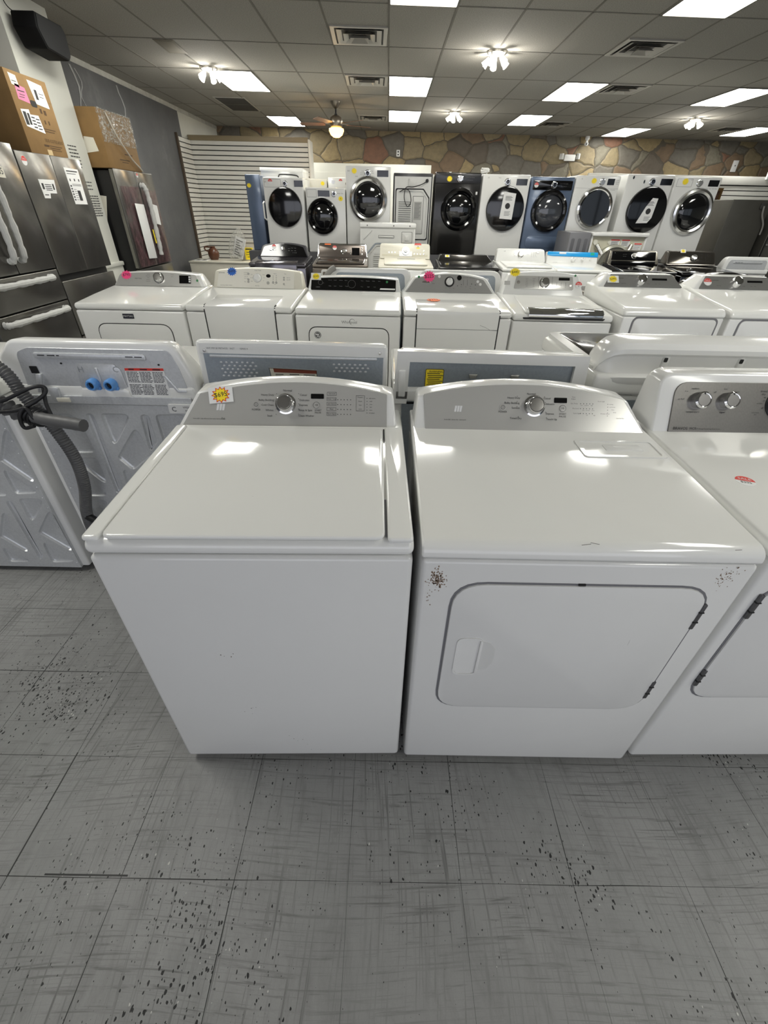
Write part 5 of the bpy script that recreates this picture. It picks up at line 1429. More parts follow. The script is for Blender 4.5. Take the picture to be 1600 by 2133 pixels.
buttons(t, ME, [(0.125, 0.06, .008), (0.165, 0.06, .008), (0.205, 0.06, .008), (0.25, 0.06, .008), (0.25, 0.10, .009), (-0.21, 0.075, .008), (-0.17, 0.075, .008), (-0.13, 0.075, .008)], SATIN, 0.005)
B(frame(0.0, 0.955, R(87))).slab(rrect(-0.27, 0.27, 0.01, 0.47, .03, 5), 0, 0.022, 0.008).out('lid', CREAM, t)
B(frame(0.0, 0.978, R(87))).slab(rrect(-0.1, 0.13, 0.36, 0.41, .01), 0, 0.004, 0.002).out('dispenser', mat('pale_grey_plastic', 'b5b4ab', 0.3), t)
t = laundry('top_load_washer', 'glossy graphite washer with a plain black sloping console', 'washer', (0.64, YE), -0.02, 0.74, body=GRAPHITE, deck=GRAPHITE, **E_)
o_ = round_poly([(-0.36, 0), (0.36, 0), (0.29, 0.125), (-0.32, 0.125)], [0, 0, .03, .03], 5)
shell(t, o_, 0.42, 0.97, R(50), 0.68, GRAPHITE)
star(t, frame(0.42, 0.972, R(50)), -0.235, 0.09, 0.02, YELLOW, '$', card=True, label='small pale price card')
t = laundry('top_load_washer', 'white washer with plain white console and single silver knob', 'washer', (1.42, YE), -0.01, 0.66, **E_)
o_ = round_poly([(-0.325, 0), (0.325, 0), (0.305, 0.155), (-0.305, 0.155)], [.01, .01, .04, .04], 6)
shell(t, o_, 0.5, 0.985, R(25), 0.66, PLAS)
knob(t, ME, -0.005, 0.085, 0.032, 0.026, SATIN, SATIN)
display(t, ME, 0.205, 0.235, 0.10, 0.122, 0.002)
lettering(t, ME, [('LG', -0.215, 0.122, .018), ('Normal', -0.06, 0.115, .008), ('Heavy', -0.09, 0.10, .008), ('Delicates', -0.09, 0.085, .008), ('Quick', -0.085, 0.07, .008), ('Bulky', 0.065, 0.115, .008), ('Towels', 0.085, 0.10, .008), ('Tub Clean', 0.09, 0.085, .008), ('Temp', 0.14, 0.06, .007), ('Spin', 0.17, 0.06, .007), ('Soil', 0.20, 0.06, .007)], GPRINT, 0.0022, boxes=[(0.135, 0.138, 0.07, 0.12), (0.165, 0.168, 0.07, 0.12), (0.19, 0.193, 0.07, 0.12)])
B(frame(0.0, 0.955, R(87))).slab(rrect(-0.28, 0.28, 0.01, 0.46, .03, 5), 0, 0.02, 0.008).out('lid', LIDW, t)
b = B(ME).box(-0.25, -0.06, -0.003, 0.0, 0, 0.003).box(-0.03, 0.12, -0.003, 0.0, 0, 0.003).box(0.14, 0.27, -0.003, 0, 0, 0.003)
b.out('console_seam', GAP, t)
t = laundry('top_load_washer', 'white washer with bright blue protective film along its console top', 'washer', (2.09, YE), -0.01, 0.68, **E_)
o_ = round_poly([(-0.335, 0), (0.335, 0), (0.325, 0.15), (-0.325, 0.15)], [.01, .01, .015, .015], 5)
shell(t, o_, 0.5, 0.955, R(18), 0.66, PLAS)
ML6 = frame(0.5, 0.957, R(18))
bf = B(ML6).slab(round_poly([(-0.33, 0.115), (-0.27, 0.105), (0.33, 0.098), (0.327, 0.155), (-0.327, 0.157), (-0.335, 0.13)], .008), 0.001, 0.006, 0.002).out('protective_film', mat('blue_film', '1f9be0', 0.25, coat=0.3), t, 'bright blue protective film')
B(ML6).slab([(-0.18, 0.13), (-0.09, 0.13), (-0.09, 0.15), (-0.18, 0.15)], 0.006, 0.007).out('film_label', PAPER, bf)
B(ML6).slab([(0.23, 0.12), (0.28, 0.12), (0.28, 0.15), (0.23, 0.15)], 0.006, 0.007).out('film_tab', mat('teal_tab', '1fa98a', 0.4), bf)
for u, r in ((0.01, .026), (0.135, .02), (0.235, .012)):
    knob(t, ML6, u, 0.068, r, 0.02, PLAS, None, .8, True)
lettering(t, ML6, [('HOTPOINT', -0.22, 0.03, .011), ('off', -0.04, 0.08, .007), ('normal', 0.06, 0.085, .007), ('hot', 0.10, 0.08, .007), ('cold', 0.17, 0.08, .007), ('load', 0.135, 0.035, .007)], GPRINT, 0.0022)
BLKST = mat('black_stainless', '2c2927', 0.25, 0.6)
t = laundry('top_load_washer', 'black washer with silver framed black console', 'washer', (2.90, YE), 0.0, 0.68, body=BLKST, deck=BLACK, **E_)
o_ = round_poly([(-0.34, 0), (0.34, 0), (0.31, 0.165), (-0.31, 0.165)], [0, 0, .02, .02], 5)
shell(t, o_, 0.5, 0.985, R(25), 0.66, mat('warm_silver', '8b877d', 0.25, 0.9))
B(ME).slab(rrect(-0.29, 0.29, 0.045, 0.15, .01), -0.002, 0.004, 0.0015).out('control_panel', BLACK, t)
B(ME).slab(rrect(-0.29, 0.29, 0.0, 0.035, .006), -0.002, 0.004, 0.0015).out('lower_strip', BLACK, t)
knob(t, ME, 0.005, 0.098, 0.03, 0.028, SATIN, SATIN)
lettering(t, ME, [('LG', -0.25, 0.13, .012), ('Normal  Heavy', -0.12, 0.115, .008), ('Bulky  Quick', -0.12, 0.09, .008), ('Temp  Spin  Soil', 0.15, 0.115, .008), ('Rinse  Delay', 0.15, 0.09, .008)], GPRINT, 0.005)
t = laundry('top_load_washer', 'black washer with tilted graphite console and yellow price card on top', 'washer', (3.63, YE), 0.01, 0.70, body=BLACK, deck=BLACK, **E_)
o_ = round_poly([(-0.32, 0), (0.34, 0), (0.34, 0.19), (-0.275, 0.19)], [.02, .02, .03, .03], 5)
shell(t, o_, 0.46, 0.99, R(38), 0.66, mat('grey_metal_shell', '7d7973', 0.25, 0.9))
M8 = frame(0.46, 0.992, R(38))
B(M8).slab(round_poly([(-0.30, 0.015), (0.325, 0.015), (0.325, 0.175), (-0.26, 0.175)], .02), -0.002, 0.004, 0.0015).out('control_panel', mat('graphite_panel', '55524c', 0.12, 0.75), t)
knob(t, M8, 0.045, 0.092, 0.038, 0.03, CHROME, CHROME)
star(t, M8, -0.09, 0.185, 0.024, YELLOW, '$', card=True, label='yellow price card')
lettering(t, M8, [('Normal', 0.15, 0.14, .01), ('Heavy', 0.15, 0.12, .01), ('Bedding', 0.15, 0.10, .01), ('Temp', 0.23, 0.14, .01), ('Spin', 0.23, 0.12, .01)], PRINT, 0.0052, boxes=[(0.12, 0.2, 0.05, 0.155), (0.205, 0.27, 0.05, 0.155)])
far_back('top_load_washer', 'backwards white washer with pale grey back, beside the far right refrigerators', 'washer', 4.40, 0.62, 1.10, PLAS, GALV, 6.45)

# ------------------------------------------------------------------ between the rows: two machines turned backwards
t = place('front_load_washer', 'backwards white machine with ribbed back and arched rim, below the tallest front loader', 'dryer', (-0.38, 6.98), 0.0, 0.76, 0.60, True)
WB = mat('painted_white_back', 'd3d3cf', 0.4, var=0.03)
B().box(-0.38, 0.38, 0.0, 0.585, 0.0, 1.34, 0.012).out('cabinet', WHITE, t)
B().box(-0.385, 0.385, 0.0, 0.61, 1.31, 1.365, 0.012, 3).out('top_panel', PLAS, t)
b = B(back_frame(0.585)).slab([(-0.365, 0.05), (0.365, 0.05), (0.365, 1.30), (-0.365, 1.30)], -0.003, 0.004)
out_ = round_poly([(-0.30, 0.6), (-0.30, 1.0), (-0.17, 1.135), (0.14, 1.135), (0.28, 1.0), (0.28, 0.6)], .05, 5)
in_ = round_poly([(-0.26, 0.6), (-0.26, 0.99), (-0.155, 1.10), (0.125, 1.10), (0.24, 0.99), (0.24, 0.6)], .05, 5)
b.ring(out_, in_, 0.002, 0.016)
for k in range(12):
    b.slab(rrect(-0.20, 0.20, 0.7 + 0.025 * k, 0.712 + 0.025 * k, .004), 0.003, 0.010, .003)
B(back_frame(0.585)).ring(out_, [(q[0] * 0.955, 0.6 + (q[1] - 0.6) * 0.975) for q in out_], 0.003, 0.024).out('arch_rim', GALVD, t)
lv = B(back_frame(0.585))
for k in range(18):
    lv.box(-0.19, 0.19, 0.713 + 0.0167 * k, 0.7165 + 0.0167 * k, 0.003, 0.0048)
lv.out('louver_slots', GPRINT, t)
lv = B(back_frame(0.585)).slab([(-0.335, 1.172), (-0.33, 1.168), (-0.215, 1.272), (-0.22, 1.277)], 0.003, 0.006).ring(rrect(0.19, 0.34, 1.13, 1.27, 0.015), rrect(0.194, 0.336, 1.134, 1.266, 0.013), .003, .006).ring(rrect(-0.13, 0.09, 1.19, 1.225, 0.008), rrect(-0.126, 0.086, 1.194, 1.221, 0.007), .003, .006)
lv.out('seam_lines', GPRINT, t)
b.slab([(-0.33, 1.18), (-0.325, 1.175), (-0.22, 1.27), (-0.225, 1.275)], 0.003, 0.012).slab(rrect(-0.12, 0.08, 1.2, 1.215, .006), 0.003, 0.012, .004)
b.slab(rrect(0.20, 0.33, 1.14, 1.26, .012), 0.003, 0.014, .006).slab(rrect(0.235, 0.295, 1.165, 1.225, .01), 0.012, 0.022, .004)
b.out('back_panel', WB, t)
for u, v in ((-0.28, 1.335), (0.08, 1.335), (0.30, 1.335)):
    B(back_frame(0.61)).slab(circle(0.009, 10, u, v), 0, 0.003).out('screw', GPRINT, t)
B(back_frame(0.585)).lathe([(0, 0), (0.03, 0), (0.03, 0.03), (0.018, 0.03), (0.018, 0.01), (0, 0.01)], 0.30, 1.08, 0.004, 18).out('vent_port', GPRINT, t)
t = place('front_load_washer', 'opened backwards washer showing tub and struts, below the narrow chrome ring', 'washer', (2.80, 6.95), 0.0, 0.76, 0.60, True)
B().box(-0.38, -0.36, 0, 0.59, 0, 1.28, 0.004).box(0.36, 0.38, 0, 0.59, 0, 1.28, 0.004).box(-0.38, 0.38, 0, 0.02, 0, 1.28, .004).box(-0.38, 0.38, 0.0, 0.59, 0, 0.05, .004).out('cabinet', WHITE, t)
B().box(-0.385, 0.385, 0.0, 0.62, 1.27, 1.315, 0.012, 3).out('top_panel', PLAS, t)
B(back_frame(0.56)).slab([(-0.36, 0.05), (0.36, 0.05), (0.36, 1.27), (-0.36, 1.27)], -0.01, 0.0).out('inner_wall', mat('yellowed_inside', 'cfcbb6', 0.5, var=0.06), t)
tb = B(back_frame(0.56)).lathe([(0.25, 0.0), (0.25, 0.07), (0.22, 0.09), (0.21, 0.06), (0, 0.05)], -0.02, 0.93, 0.0, 36).out('tub', mat('tub_plastic', 'a9a89c', 0.3, 0.3), t)
B(back_frame(0.56)).tube([(-0.29, 1.17, 0.02), (-0.20, 1.05, 0.06)], 0.03, 10).out('strut', SATIN, t)
B(back_frame(0.56)).tube([(0.19, 1.17, 0.02), (0.14, 1.07, 0.06)], 0.03, 10).out('strut', SATIN, t)
B(back_frame(0.56)).lathe([(0, 0), (0.03, 0), (0.03, 0.02), (0, 0.02)], -0.31, 1.20, 0, 16).lathe([(0, 0), (0.018, 0), (0.018, 0.012), (0, .012)], -0.12, 1.20, 0, 14).out('valve', mat('pale_valve', 'd9d7ca', 0.4), t)
for u0, u1, v0, v1 in ((-0.1, 0.03, 1.15, 1.24), (0.05, 0.17, 1.15, 1.24), (0.235, 0.345, 1.02, 1.20)):
    l_ = B(back_frame(0.56)).slab([(u0, v0), (u1, v0), (u1, v1), (u0, v1)], 0, 0.004).out('label', PAPER, t)
    b = B(back_frame(0.56))
    for k in range(7):
        b.box(u0 + 0.01, u1 - 0.012 - 0.01 * (k % 3), v1 - 0.03 - (v1 - v0 - .035) * k / 7, v1 - 0.026 - (v1 - v0 - .035) * k / 7, 0.004, 0.005)
    b.out('label_print', GPRINT, l_)
    B(back_frame(0.56)).box(u0 + 0.004, u1 - 0.004, v1 - 0.018, v1 - 0.004, 0.004, 0.0055).out('label_header', RED, l_)
t = thing('pedestal_drawer', 'grey plastic pedestal with three finger slots, standing beside the opened washer', 'pedestal', (2.64, 6.95, 0))
B().box(-0.15, 0.14, 0.0, 0.55, 0, 1.31, 0.01).out('body', mat('grey_plastic_body', '76767a', 0.45), t)
for u in (-0.09, 0.0, 0.09):
    B(frame(0)).slab(rrect(u - 0.028, u + 0.018, 1.02, 1.24, .02), -0.001, 0.003, 0.002).out('slot', mat('slot_grey', '626266', 0.5), t)

# ------------------------------------------------------------------ front-load row on its riser
t = thing('display_riser', 'low platform that carries the back row of front-load machines', 'platform', (1.4, 7.69, 0))
B().box(-3.55, 3.4, 0.03, 1.7, 0, 0.955, 0.004).out('platform', mat('riser_grey', '57575a', 0.7), t)
RZ = 0.955
def loader(label, p, W, top, body, ring, cat='washer', door=(0.0, 1.5, 0.25), panel=None, glass=GLASSD, name='front_load_washer', D=0.68, flush=False, z0=RZ, yaw=0.0):
    t = place(name, label, cat, (p[0], p[1], z0), yaw, W, D, False, 'back row of front loaders')
    H = top - z0
    h = W / 2
    B().box(-h, h, 0.0, D, 0.0, H, 0.014, 3).out('cabinet', body, t)
    u, z, r = door
    v = z - z0
    F = frame(0)
    if flush:
        dr = B(F).lathe([(r, 0), (r, 0.03), (r * 0.97, 0.042), (r * 0.9, 0.046), (0, 0.05)], u, v, 0.0, 48).out('door', glass, t)
    else:
        dr = B(F).lathe([(r, 0), (r, 0.022), (r * 0.96, 0.045), (r * 0.86, 0.055), (r * 0.77, 0.045), (r * 0.74, 0.03), (r * 0.74, 0.0)], u, v, 0.0, 48).out('door', ring, t)
        B(F).lathe([(r * 0.745, 0.02), (r * 0.68, 0.036), (r * 0.5, 0.052), (r * 0.25, 0.062), (0, 0.065)], u, v, 0.0, 40).out('door_glass', glass, dr)
    return t, F, dr, H
def top_controls(t, F, H, knob_u, disp=None, v=None, kr=0.032, km=CHROME, kc=SATIN, drawer=None, line=True, W=0.66):
    v = H - 0.07 if v is None else v
    knob(t, F, knob_u, v, kr, 0.028, km, kc)
    if disp:
        display(t, F, disp[0], disp[1], v - 0.035, v + 0.038, 0.002)
    if drawer:
        B(F).ring(rrect(drawer[0], drawer[1], v - 0.045, v + 0.048, .008), rrect(drawer[0] + .003, drawer[1] - .003, v - 0.042, v + 0.045, .006), -.001, .001).out('dispenser_drawer', GPRINT, t)
# 1 white with full black door
t, F, d, H = loader('white front loader with plain black round door, leftmost of the back row', (-1.81, 7.72), 0.575, 1.862, WHITE, BLACK, door=(0.005, 1.51, 0.245), flush=True, glass=BLACK)
top_controls(t, F, H, 0.03, (0.16, 0.285), None, .03, CHROME, BLACK, (-0.27, -0.03))
dotsticker(t, F, -0.18, H - 0.05, 0.032)
lettering(t, F, [('LG', -0.255, H - 0.055, .022)], GPRINT, 0.001)
B(F).tube([(-0.30, 0.62, 0.0), (-0.31, 0.60, 0.03), (-0.31, 0.42, 0.03), (-0.285, 0.40, 0.0)], 0.012, 8).out('side_handle', PLAS, t)
# 2 white compact
t, F, d, H = loader('compact white front loader with black ringed glass door, left of the tallest one', (-1.205, 7.72), 0.575, 1.755, WHITE, BLACK, door=(-0.055, 1.41, 0.228))
top_controls(t, F, H, 0.125, (-0.11, 0.06), None, .03, CHROME, BLACK, (-0.27, -0.13))
s_ = star(t, F, 0.22, H - 0.125, 0.033, YELLOW, '$', n=0.002, label='red and yellow price sticker')
lettering(t, F, [('Wash  Dry', 0.215, H - 0.065, .02)], GPRINT, 0.001)
# 3 tall white with chrome ring
t, F, d, H = loader('tallest white front loader with wide chrome door ring', (-0.615, 7.72), 0.645, 2.012, WHITE, RINGM, door=(0.0, 1.625, 0.28))
top_controls(t, F, H, -0.01, (0.125, 0.285), H - 0.085, .036, CHROME, BLACK)
star(t, F, -0.20, H - 0.06, 0.035, YELLOW, '', n=0.002, label='round-edged yellow price sticker')
lettering(t, F, [('LG', -0.28, H - 0.06, .024), ('SALE', -0.17, H - 0.12, .018), ('Normal', -0.075, H - 0.06, .012), ('Heavy Duty', -0.085, H - 0.08, .012), ('Perm Press', -0.085, H - 0.10, .012), ('Bulky', 0.06, H - 0.06, .012), ('Towels', 0.06, H - 0.08, .012)], GPRINT, 0.001)
# 4 dryer back with a hanging cord
t = place('clothes_dryer', 'backwards dryer in the back row showing louvred back panel and coiled cord', 'dryer', (0.07, 7.74, RZ), 0.0, 0.56, 0.66, True)
H = 1.945 - RZ
B().box(-0.28, 0.28, 0.0, 0.65, 0.0, H, 0.012).out('cabinet', mat('dark_cabinet', '3c3c3e', 0.35, 0.3), t)
Fb = back_frame(0.65)
b = B(Fb).slab([(-0.262, 0.01), (0.262, 0.01), (0.262, H - 0.04), (-0.262, H - 0.04)], -0.003, 0.004)
b.ring(round_poly([(-0.235, 0.2), (0.235, 0.2), (0.235, 0.70), (0.15, 0.80), (-0.235, 0.80)], .03, 4), round_poly([(-0.215, 0.22), (0.215, 0.22), (0.215, 0.69), (0.14, 0.78), (-0.215, 0.78)], .03, 4), 0.003, 0.015)
for k in range(14):
    b.slab(rrect(-0.20, -0.015, 0.30 + 0.026 * k, 0.312 + 0.026 * k, .005), 0.003, 0.012, .003)
lv = B(Fb)
for k in range(14):
    lv.box(-0.20, -0.015, 0.313 + 0.026 * k, 0.319 + 0.026 * k, 0.003, 0.0055)
lv.out('louver_slots', BLACKM, t)
B(Fb).ring(rrect(0.008, 0.168, 0.262, 0.728, .012), rrect(0.013, 0.163, 0.267, 0.723, .01), 0.003, 0.006).out('cover_seam', GPRINT, t)
b.slab(rrect(0.015, 0.16, 0.27, 0.72, .01), 0.003, 0.010, .004).slab(rrect(-0.06, 0.05, 0.84, 0.93, .01), .003, .02, .005).slab([(-0.24, 0.85), (-0.23, 0.85), (-0.13, 0.93), (-0.14, 0.93)], .003, .01)
b.out('back_panel', WB, t)
B(Fb).ring(round_poly([(-0.25, 0.185), (0.25, 0.185), (0.25, 0.71), (0.16, 0.815), (-0.25, 0.815)], .03, 4), round_poly([(-0.235, 0.2), (0.235, 0.2), (0.235, 0.70), (0.15, 0.80), (-0.235, 0.80)], .03, 4), 0.0, 0.007).out('panel_gasket', BLACKM, t)
lb = B(Fb).slab([(0.03, 0.44), (0.14, 0.44), (0.14, 0.66), (0.03, 0.66)], 0.010, 0.012).out('wiring_label', mat('grey_label', 'a8a8a4', 0.5), t)
b = B(Fb)
for k in range(12):
    b.box(0.04, 0.125 - .01 * (k % 3), 0.64 - 0.016 * k, 0.645 - 0.016 * k, 0.012, 0.013)
b.out('label_print', GPRINT, lb)
B(Fb).tube(smooth_path([(0.20, 0.90, 0.02), (0.12, 0.86, 0.05), (0.0, 0.83, 0.05), (-0.10, 0.82, 0.05), (-0.12, 0.70, 0.05), (-0.07, 0.60, 0.05), (-0.02, 0.66, 0.05), (-0.05, 0.78, 0.05), (-0.12, 0.80, 0.05), (-0.19, 0.77, 0.03)], 8), 0.0055, 8).out('power_cord', CORD, t)
B(Fb).lathe([(0, 0), (0.022, 0), (0.022, 0.02), (0, 0.02)], 0.20, 0.905, 0.004, 14).out('cord_clamp', BLACKM, t)
# 5 graphite
t, F, d, H = loader('glossy black front loader with yellow sticker on its control strip', (0.665, 7.72), 0.655, 1.962, GRAPHITE, BLACK, door=(0.045, 1.53, 0.262))
B(F).slab(rrect(-0.325, 0.325, H - 0.125, H - 0.012, .012), -0.002, 0.012, .005).out('control_panel', mat('charcoal_strip', '4a4a4c', 0.25, 0.7), t)
top_controls(t, frame(-0.012), H, 0.03, None, H - 0.07, .036, CHROME, SATIN)
star(t, frame(-0.012), -0.125, H - 0.075, 0.036, YELLOW, '', n=0.003, label='yellow and red price sticker')
lettering(t, frame(-0.012), [('Normal  Heavy  Bedding', 0.17, H - 0.055, .012), ('Temp  Spin  Soil', 0.17, H - 0.085, .012)], GPRINT, 0.002)
B(F).slab([(0.27, H - 0.25), (0.295, H - 0.25), (0.295, H - 0.215), (0.27, H - 0.215)], 0.0, 0.002).out('energy_tag', PAPER, t)
# 6 white with tag hanging on a black door
def door_tag(d, F, u, z, pts, big=True):
    tg = B(F).slab(pts, 0.052, 0.054).out('paper_tag', PAPER, d, 'white paper tag')
    cu = sum(p[0] for p in pts) / len(pts)
    cv = sum(p[1] for p in pts) / len(pts)
    b = B(F).slab(circle(0.036, 20, cu - 0.005, cv + 0.0), 0.054, 0.055)
    for k in range(4):
        b.box(cu - 0.05, cu + 0.05 - 0.015 * (k % 2), cv + 0.07 + 0.014 * k, cv + 0.075 + 0.014 * k, 0.054, 0.0548)
    for k in range(4):
        b.box(cu - 0.04, cu + 0.045 - 0.012 * (k % 2), cv - 0.07 - 0.014 * k, cv - 0.066 - 0.014 * k, 0.054, 0.0548)
    b.out('tag_print', PRINT, tg)
t, F, d, H = loader('white front loading dryer with an upright rectangular paper tag on its black door', (1.345, 7.72), 0.68, 1.952, WHITE, BLACK, 'dryer', door=(0.03, 1.55, 0.275), flush=True, glass=BLACK, name='clothes_dryer')
top_controls(t, F, H, 0.015, (0.145, 0.30), H - 0.085, .037, CHROME, BLACK)
lettering(t, F, [('LG', -0.26, H - 0.04, .020), ('ThinQ', -0.1, H - 0.04, .014)], GPRINT, 0.001)
door_tag(d, F, 0, 0, [(-0.04, 0.48), (0.145, 0.47), (0.155, 0.78), (-0.02, 0.80)])
# 7 slate blue
t, F, d, H = loader('slate blue front loader with black control strip and black door ring', (2.045, 7.72), 0.615, 1.935, BLUE, BLACK, door=(0.015, 1.535, 0.262), glass=mat('smoky_door_glass', '3b3d42', 0.06, coat=0.8, var=0.3, vscale=5))
B(F).slab(rrect(-0.28, 0.285, H - 0.15, H - 0.04, .012), -0.002, 0.014, .005).out('control_panel', BLACK, t)
top_controls(t, frame(-0.014), H, 0.02, None, H - 0.09, .036, CHROME, BLACK)
dotsticker(t, frame(-0.014), -0.235, H - 0.095, 0.03)
lettering(t, frame(-0.014), [('Stain  Soak  Eco  Quick', 0.16, H - 0.075, .012), ('Temp  Spin  Soil', 0.16, H - 0.105, .012)], GPRINT, 0.001)
B(F).slab(rrect(-0.25, 0.26, 0.12, 0.27, .06, 5), 0.0, 0.006, .004).out('lower_ridge', BLUE, t)
# 8 white with bright chrome ring
t, F, d, H = loader('white front loader with narrow bright chrome ring, right of the blue one', (2.675, 7.72), 0.635, 1.962, WHITE, CHROME, door=(0.025, 1.585, 0.262))
B(F).lathe([(0.21, 0.05), (0.205, 0.062), (0.0, 0.066)], 0.025, 1.585 - RZ, 0, 40).out('inner_glass', GLASSD, d)
top_controls(t, F, H, 0.06, (0.135, 0.235), None, .035, CHROME, SATIN)
star(t, F, -0.06, H - 0.06, 0.036, YELLOW, '', n=0.002, label='yellow price sticker with a red edge')
lettering(t, F, [('G', -0.235, H - 0.04, .02), ('Normal', 0.275, H - 0.05, .014), ('Delicates', 0.275, H - 0.07, .014), ('Steam', 0.275, H - 0.09, .014), ('Front Load', 0.24, H - 0.16, .014)], GPRINT, 0.001)
B(F).box(-0.31, 0.31, H - 0.1465, H - 0.1445, 0, 0.001).out('panel_seam', GREYGAP, t)
# 9 white, black door, cut-corner tag
t, F, d, H = loader('white front loading dryer with a cornerless slanted paper tag on its black door', (3.40, 7.72), 0.67, 1.985, WHITE, BLACK, 'dryer', door=(0.055, 1.575, 0.283), flush=True, glass=BLACK, name='clothes_dryer')
top_controls(t, F, H, 0.03, (0.15, 0.315), H - 0.08, .038, CHROME, BLACK)
B(F).slab(circle(0.012, 14, -0.25, H - 0.035, 1.6), 0, 0.004).slab(circle(0.009, 14, -0.085, H - 0.08, 2.4), 0, 0.004).out('button', BLACK, t)
door_tag(d, F, 0, 0, [(-0.06, 0.46), (0.105, 0.465), (0.15, 0.53), (0.165, 0.76), (0.085, 0.765), (0.02, 0.66)])
# 10 white, broad chrome ring
t, F, d, H = loader('white front loader with broad chrome door ring, rightmost of the back row', (4.09, 7.72), 0.66, 1.972, WHITE, RINGM, door=(0.05, 1.565, 0.287))
top_controls(t, F, H, 0.025, (0.155, 0.30), None, .037, CHROME, SATIN, (-0.30, -0.08))
star(t, F, -0.185, H - 0.055, 0.042, YELLOW, '', n=0.002, label='round-edged yellow sticker')
lettering(t, F, [('LG', -0.10, H - 0.035, .018), ('Temp   Spin   Soil   Rinse', 0.22, H - 0.13, .016)], GPRINT, 0.001)
# machines behind the left end of the row
def behind(name, label, X, W, top, body, y=8.45, D=0.6):
    t = place(name, label, 'washer', (X, y, RZ), 0.0, W, D)
    B().box(-W / 2, W / 2, 0, D, 0, top - RZ, 0.012, 3).out('cabinet', body, t)
    return t, top - RZ
t, H = behind('front_load_washer', 'white machine behind the leftmost front loader, its top and wire guard showing', -2.0, 0.66, 2.005, WHITE)
B().box(-0.335, 0.335, -0.02, 0.6, H - 0.04, H + 0.005, 0.01).out('top_panel', PLAS, t)
B(frame(0)).tube(smooth_path([(-0.06, H - 0.2, 0.01), (-0.05, H - 0.10, 0.015), (0.0, H - 0.075, 0.015), (0.22, H - 0.085, 0.015), (0.26, H - 0.12, 0.015), (0.27, H - 0.2, 0.01)], 6), 0.008, 8).out('wire_guard', BLACKM, t)
t, H = behind('front_load_washer', 'slate blue machine peeking out left of the leftmost front loader', -2.10, 0.22, 1.895, BLUE, 7.86, 0.56)
star(t, frame(0), -0.06, H - 0.13, 0.03, YELLOW, '', n=0.001, label='small yellow price sticker')
t, H = behind('front_load_washer', 'cream console top with a yellow sticker showing above the compact front loader', -1.305, 0.33, 1.885, CREAM)
star(t, frame(0), 0.10, H - 0.055, 0.03, YELLOW, '', n=0.001, label='small yellow price sticker')
t, H = behind('front_load_washer', 'white console top with red sticker and knob above the compact front loader', -0.955, 0.36, 1.91, WHITE)
dotsticker(t, frame(0), 0.02, H - 0.045, 0.028)
knob(t, frame(0), 0.13, H - 0.08, 0.03, 0.025, CHROME, BLACK)
star(t, frame(0), -0.10, H - 0.06, 0.03, SATIN, '', n=0.001, label='silver crinkled sticker')

# ------------------------------------------------------------------ refrigerators on the left
def fridge(label, Xf, Y0, W, H, D, steel, doors, drawers, side=BLACKM, rz=90):
    t = thing('refrigerator', label, 'refrigerator', (Xf, Y0 + W / 2, 0), R(rz))
    B().box(-W / 2 + 0.008, W / 2 - 0.008, 0.055, D, 0.02, H - 0.015, 0.006).box(-W / 2 + .05, W / 2 - .05, 0.09, D - .05, 0, 0.03).out('cabinet', side, t)
    ds = []
    for u0, u1, z0, z1 in doors:
        ds.append(B(frame(0)).slab(rrect(u0, u1, z0, z1, 0.006, 2), -0.05, 0.0, 0.006, 2).out('door', steel, t))
    dr = []
    for z0, z1 in drawers:
        dr.append(B(frame(0)).slab(rrect(-W / 2, W / 2, z0, z1, 0.006, 2), -0.05, 0.0, 0.006, 2).out('freezer_drawer', steel, t))
    return t, ds, dr
DSTEEL = NT('dark_stainless')
_f = DSTEEL.noise(DSTEEL.coord('Object', (3, 3, 220)), 1.0, 3)
_g = DSTEEL.noise(DSTEEL.coord(), 2.0, 3)
DSTEEL.P(Base_Color=DSTEEL.mix(DSTEEL.math('MULTIPLY', _f, 0.35), srgb('888681'), srgb('706e6a')), Metallic=0.85, Roughness=DSTEEL.math('ADD', 0.12, DSTEEL.math('MULTIPLY', _g, 0.2)))
DSTEEL = DSTEEL.m
FOAM = mat('foam_wrap', 'c2c2bf', 0.7, var=0.06, vscale=40, bump=0.3, bscale=60)
def foam_bar(d, pts, r=0.022):
    P = smooth_path(pts, 10)
    rad = [r * (1 + 0.22 * math.sin(i * 1.7) * math.sin(i * 0.6 + 1)) for i in range(len(P))]
    h = B(frame(0)).tube([(p[0], p[1], p[2]) for p in P], r * 0.55, 8).out('handle', SATIN, d)
    B(frame(0)).tube([(p[0], p[1], p[2]) for p in P], rad, 9).out('foam_wrap', FOAM, h, 'white foam wrapping')
W = 0.885
t, ds, dr = fridge('dark stainless refrigerator with foam wrapped handles, cut by the left edge', -2.85, 3.30, W, 1.87, 0.78, DSTEEL,
    [(-W / 2, -0.004, 1.055, 1.87), (0.004, W / 2, 1.055, 1.87)], [(0.815, 1.045), (0.10, 0.805)])
foam_bar(ds[0], [(-0.055, 1.78, 0.0), (-0.055, 1.75, 0.05), (-0.055, 1.45, 0.06), (-0.055, 1.18, 0.05), (-0.055, 1.14, 0.0)])
foam_bar(ds[1], [(0.055, 1.78, 0.0), (0.055, 1.75, 0.05), (0.055, 1.45, 0.06), (0.055, 1.18, 0.05), (0.055, 1.14, 0.0)])
foam_bar(dr[0], [(-0.37, 1.0, 0.0), (-0.34, 1.0, 0.05), (0.0, 1.0, 0.06), (0.28, 1.0, 0.05), (0.31, 1.0, 0.0)])
foam_bar(dr[1], [(-0.37, 0.755, 0.0), (-0.34, 0.755, 0.05), (0.0, 0.755, 0.06), (0.32, 0.755, 0.05), (0.35, 0.755, 0.0)])
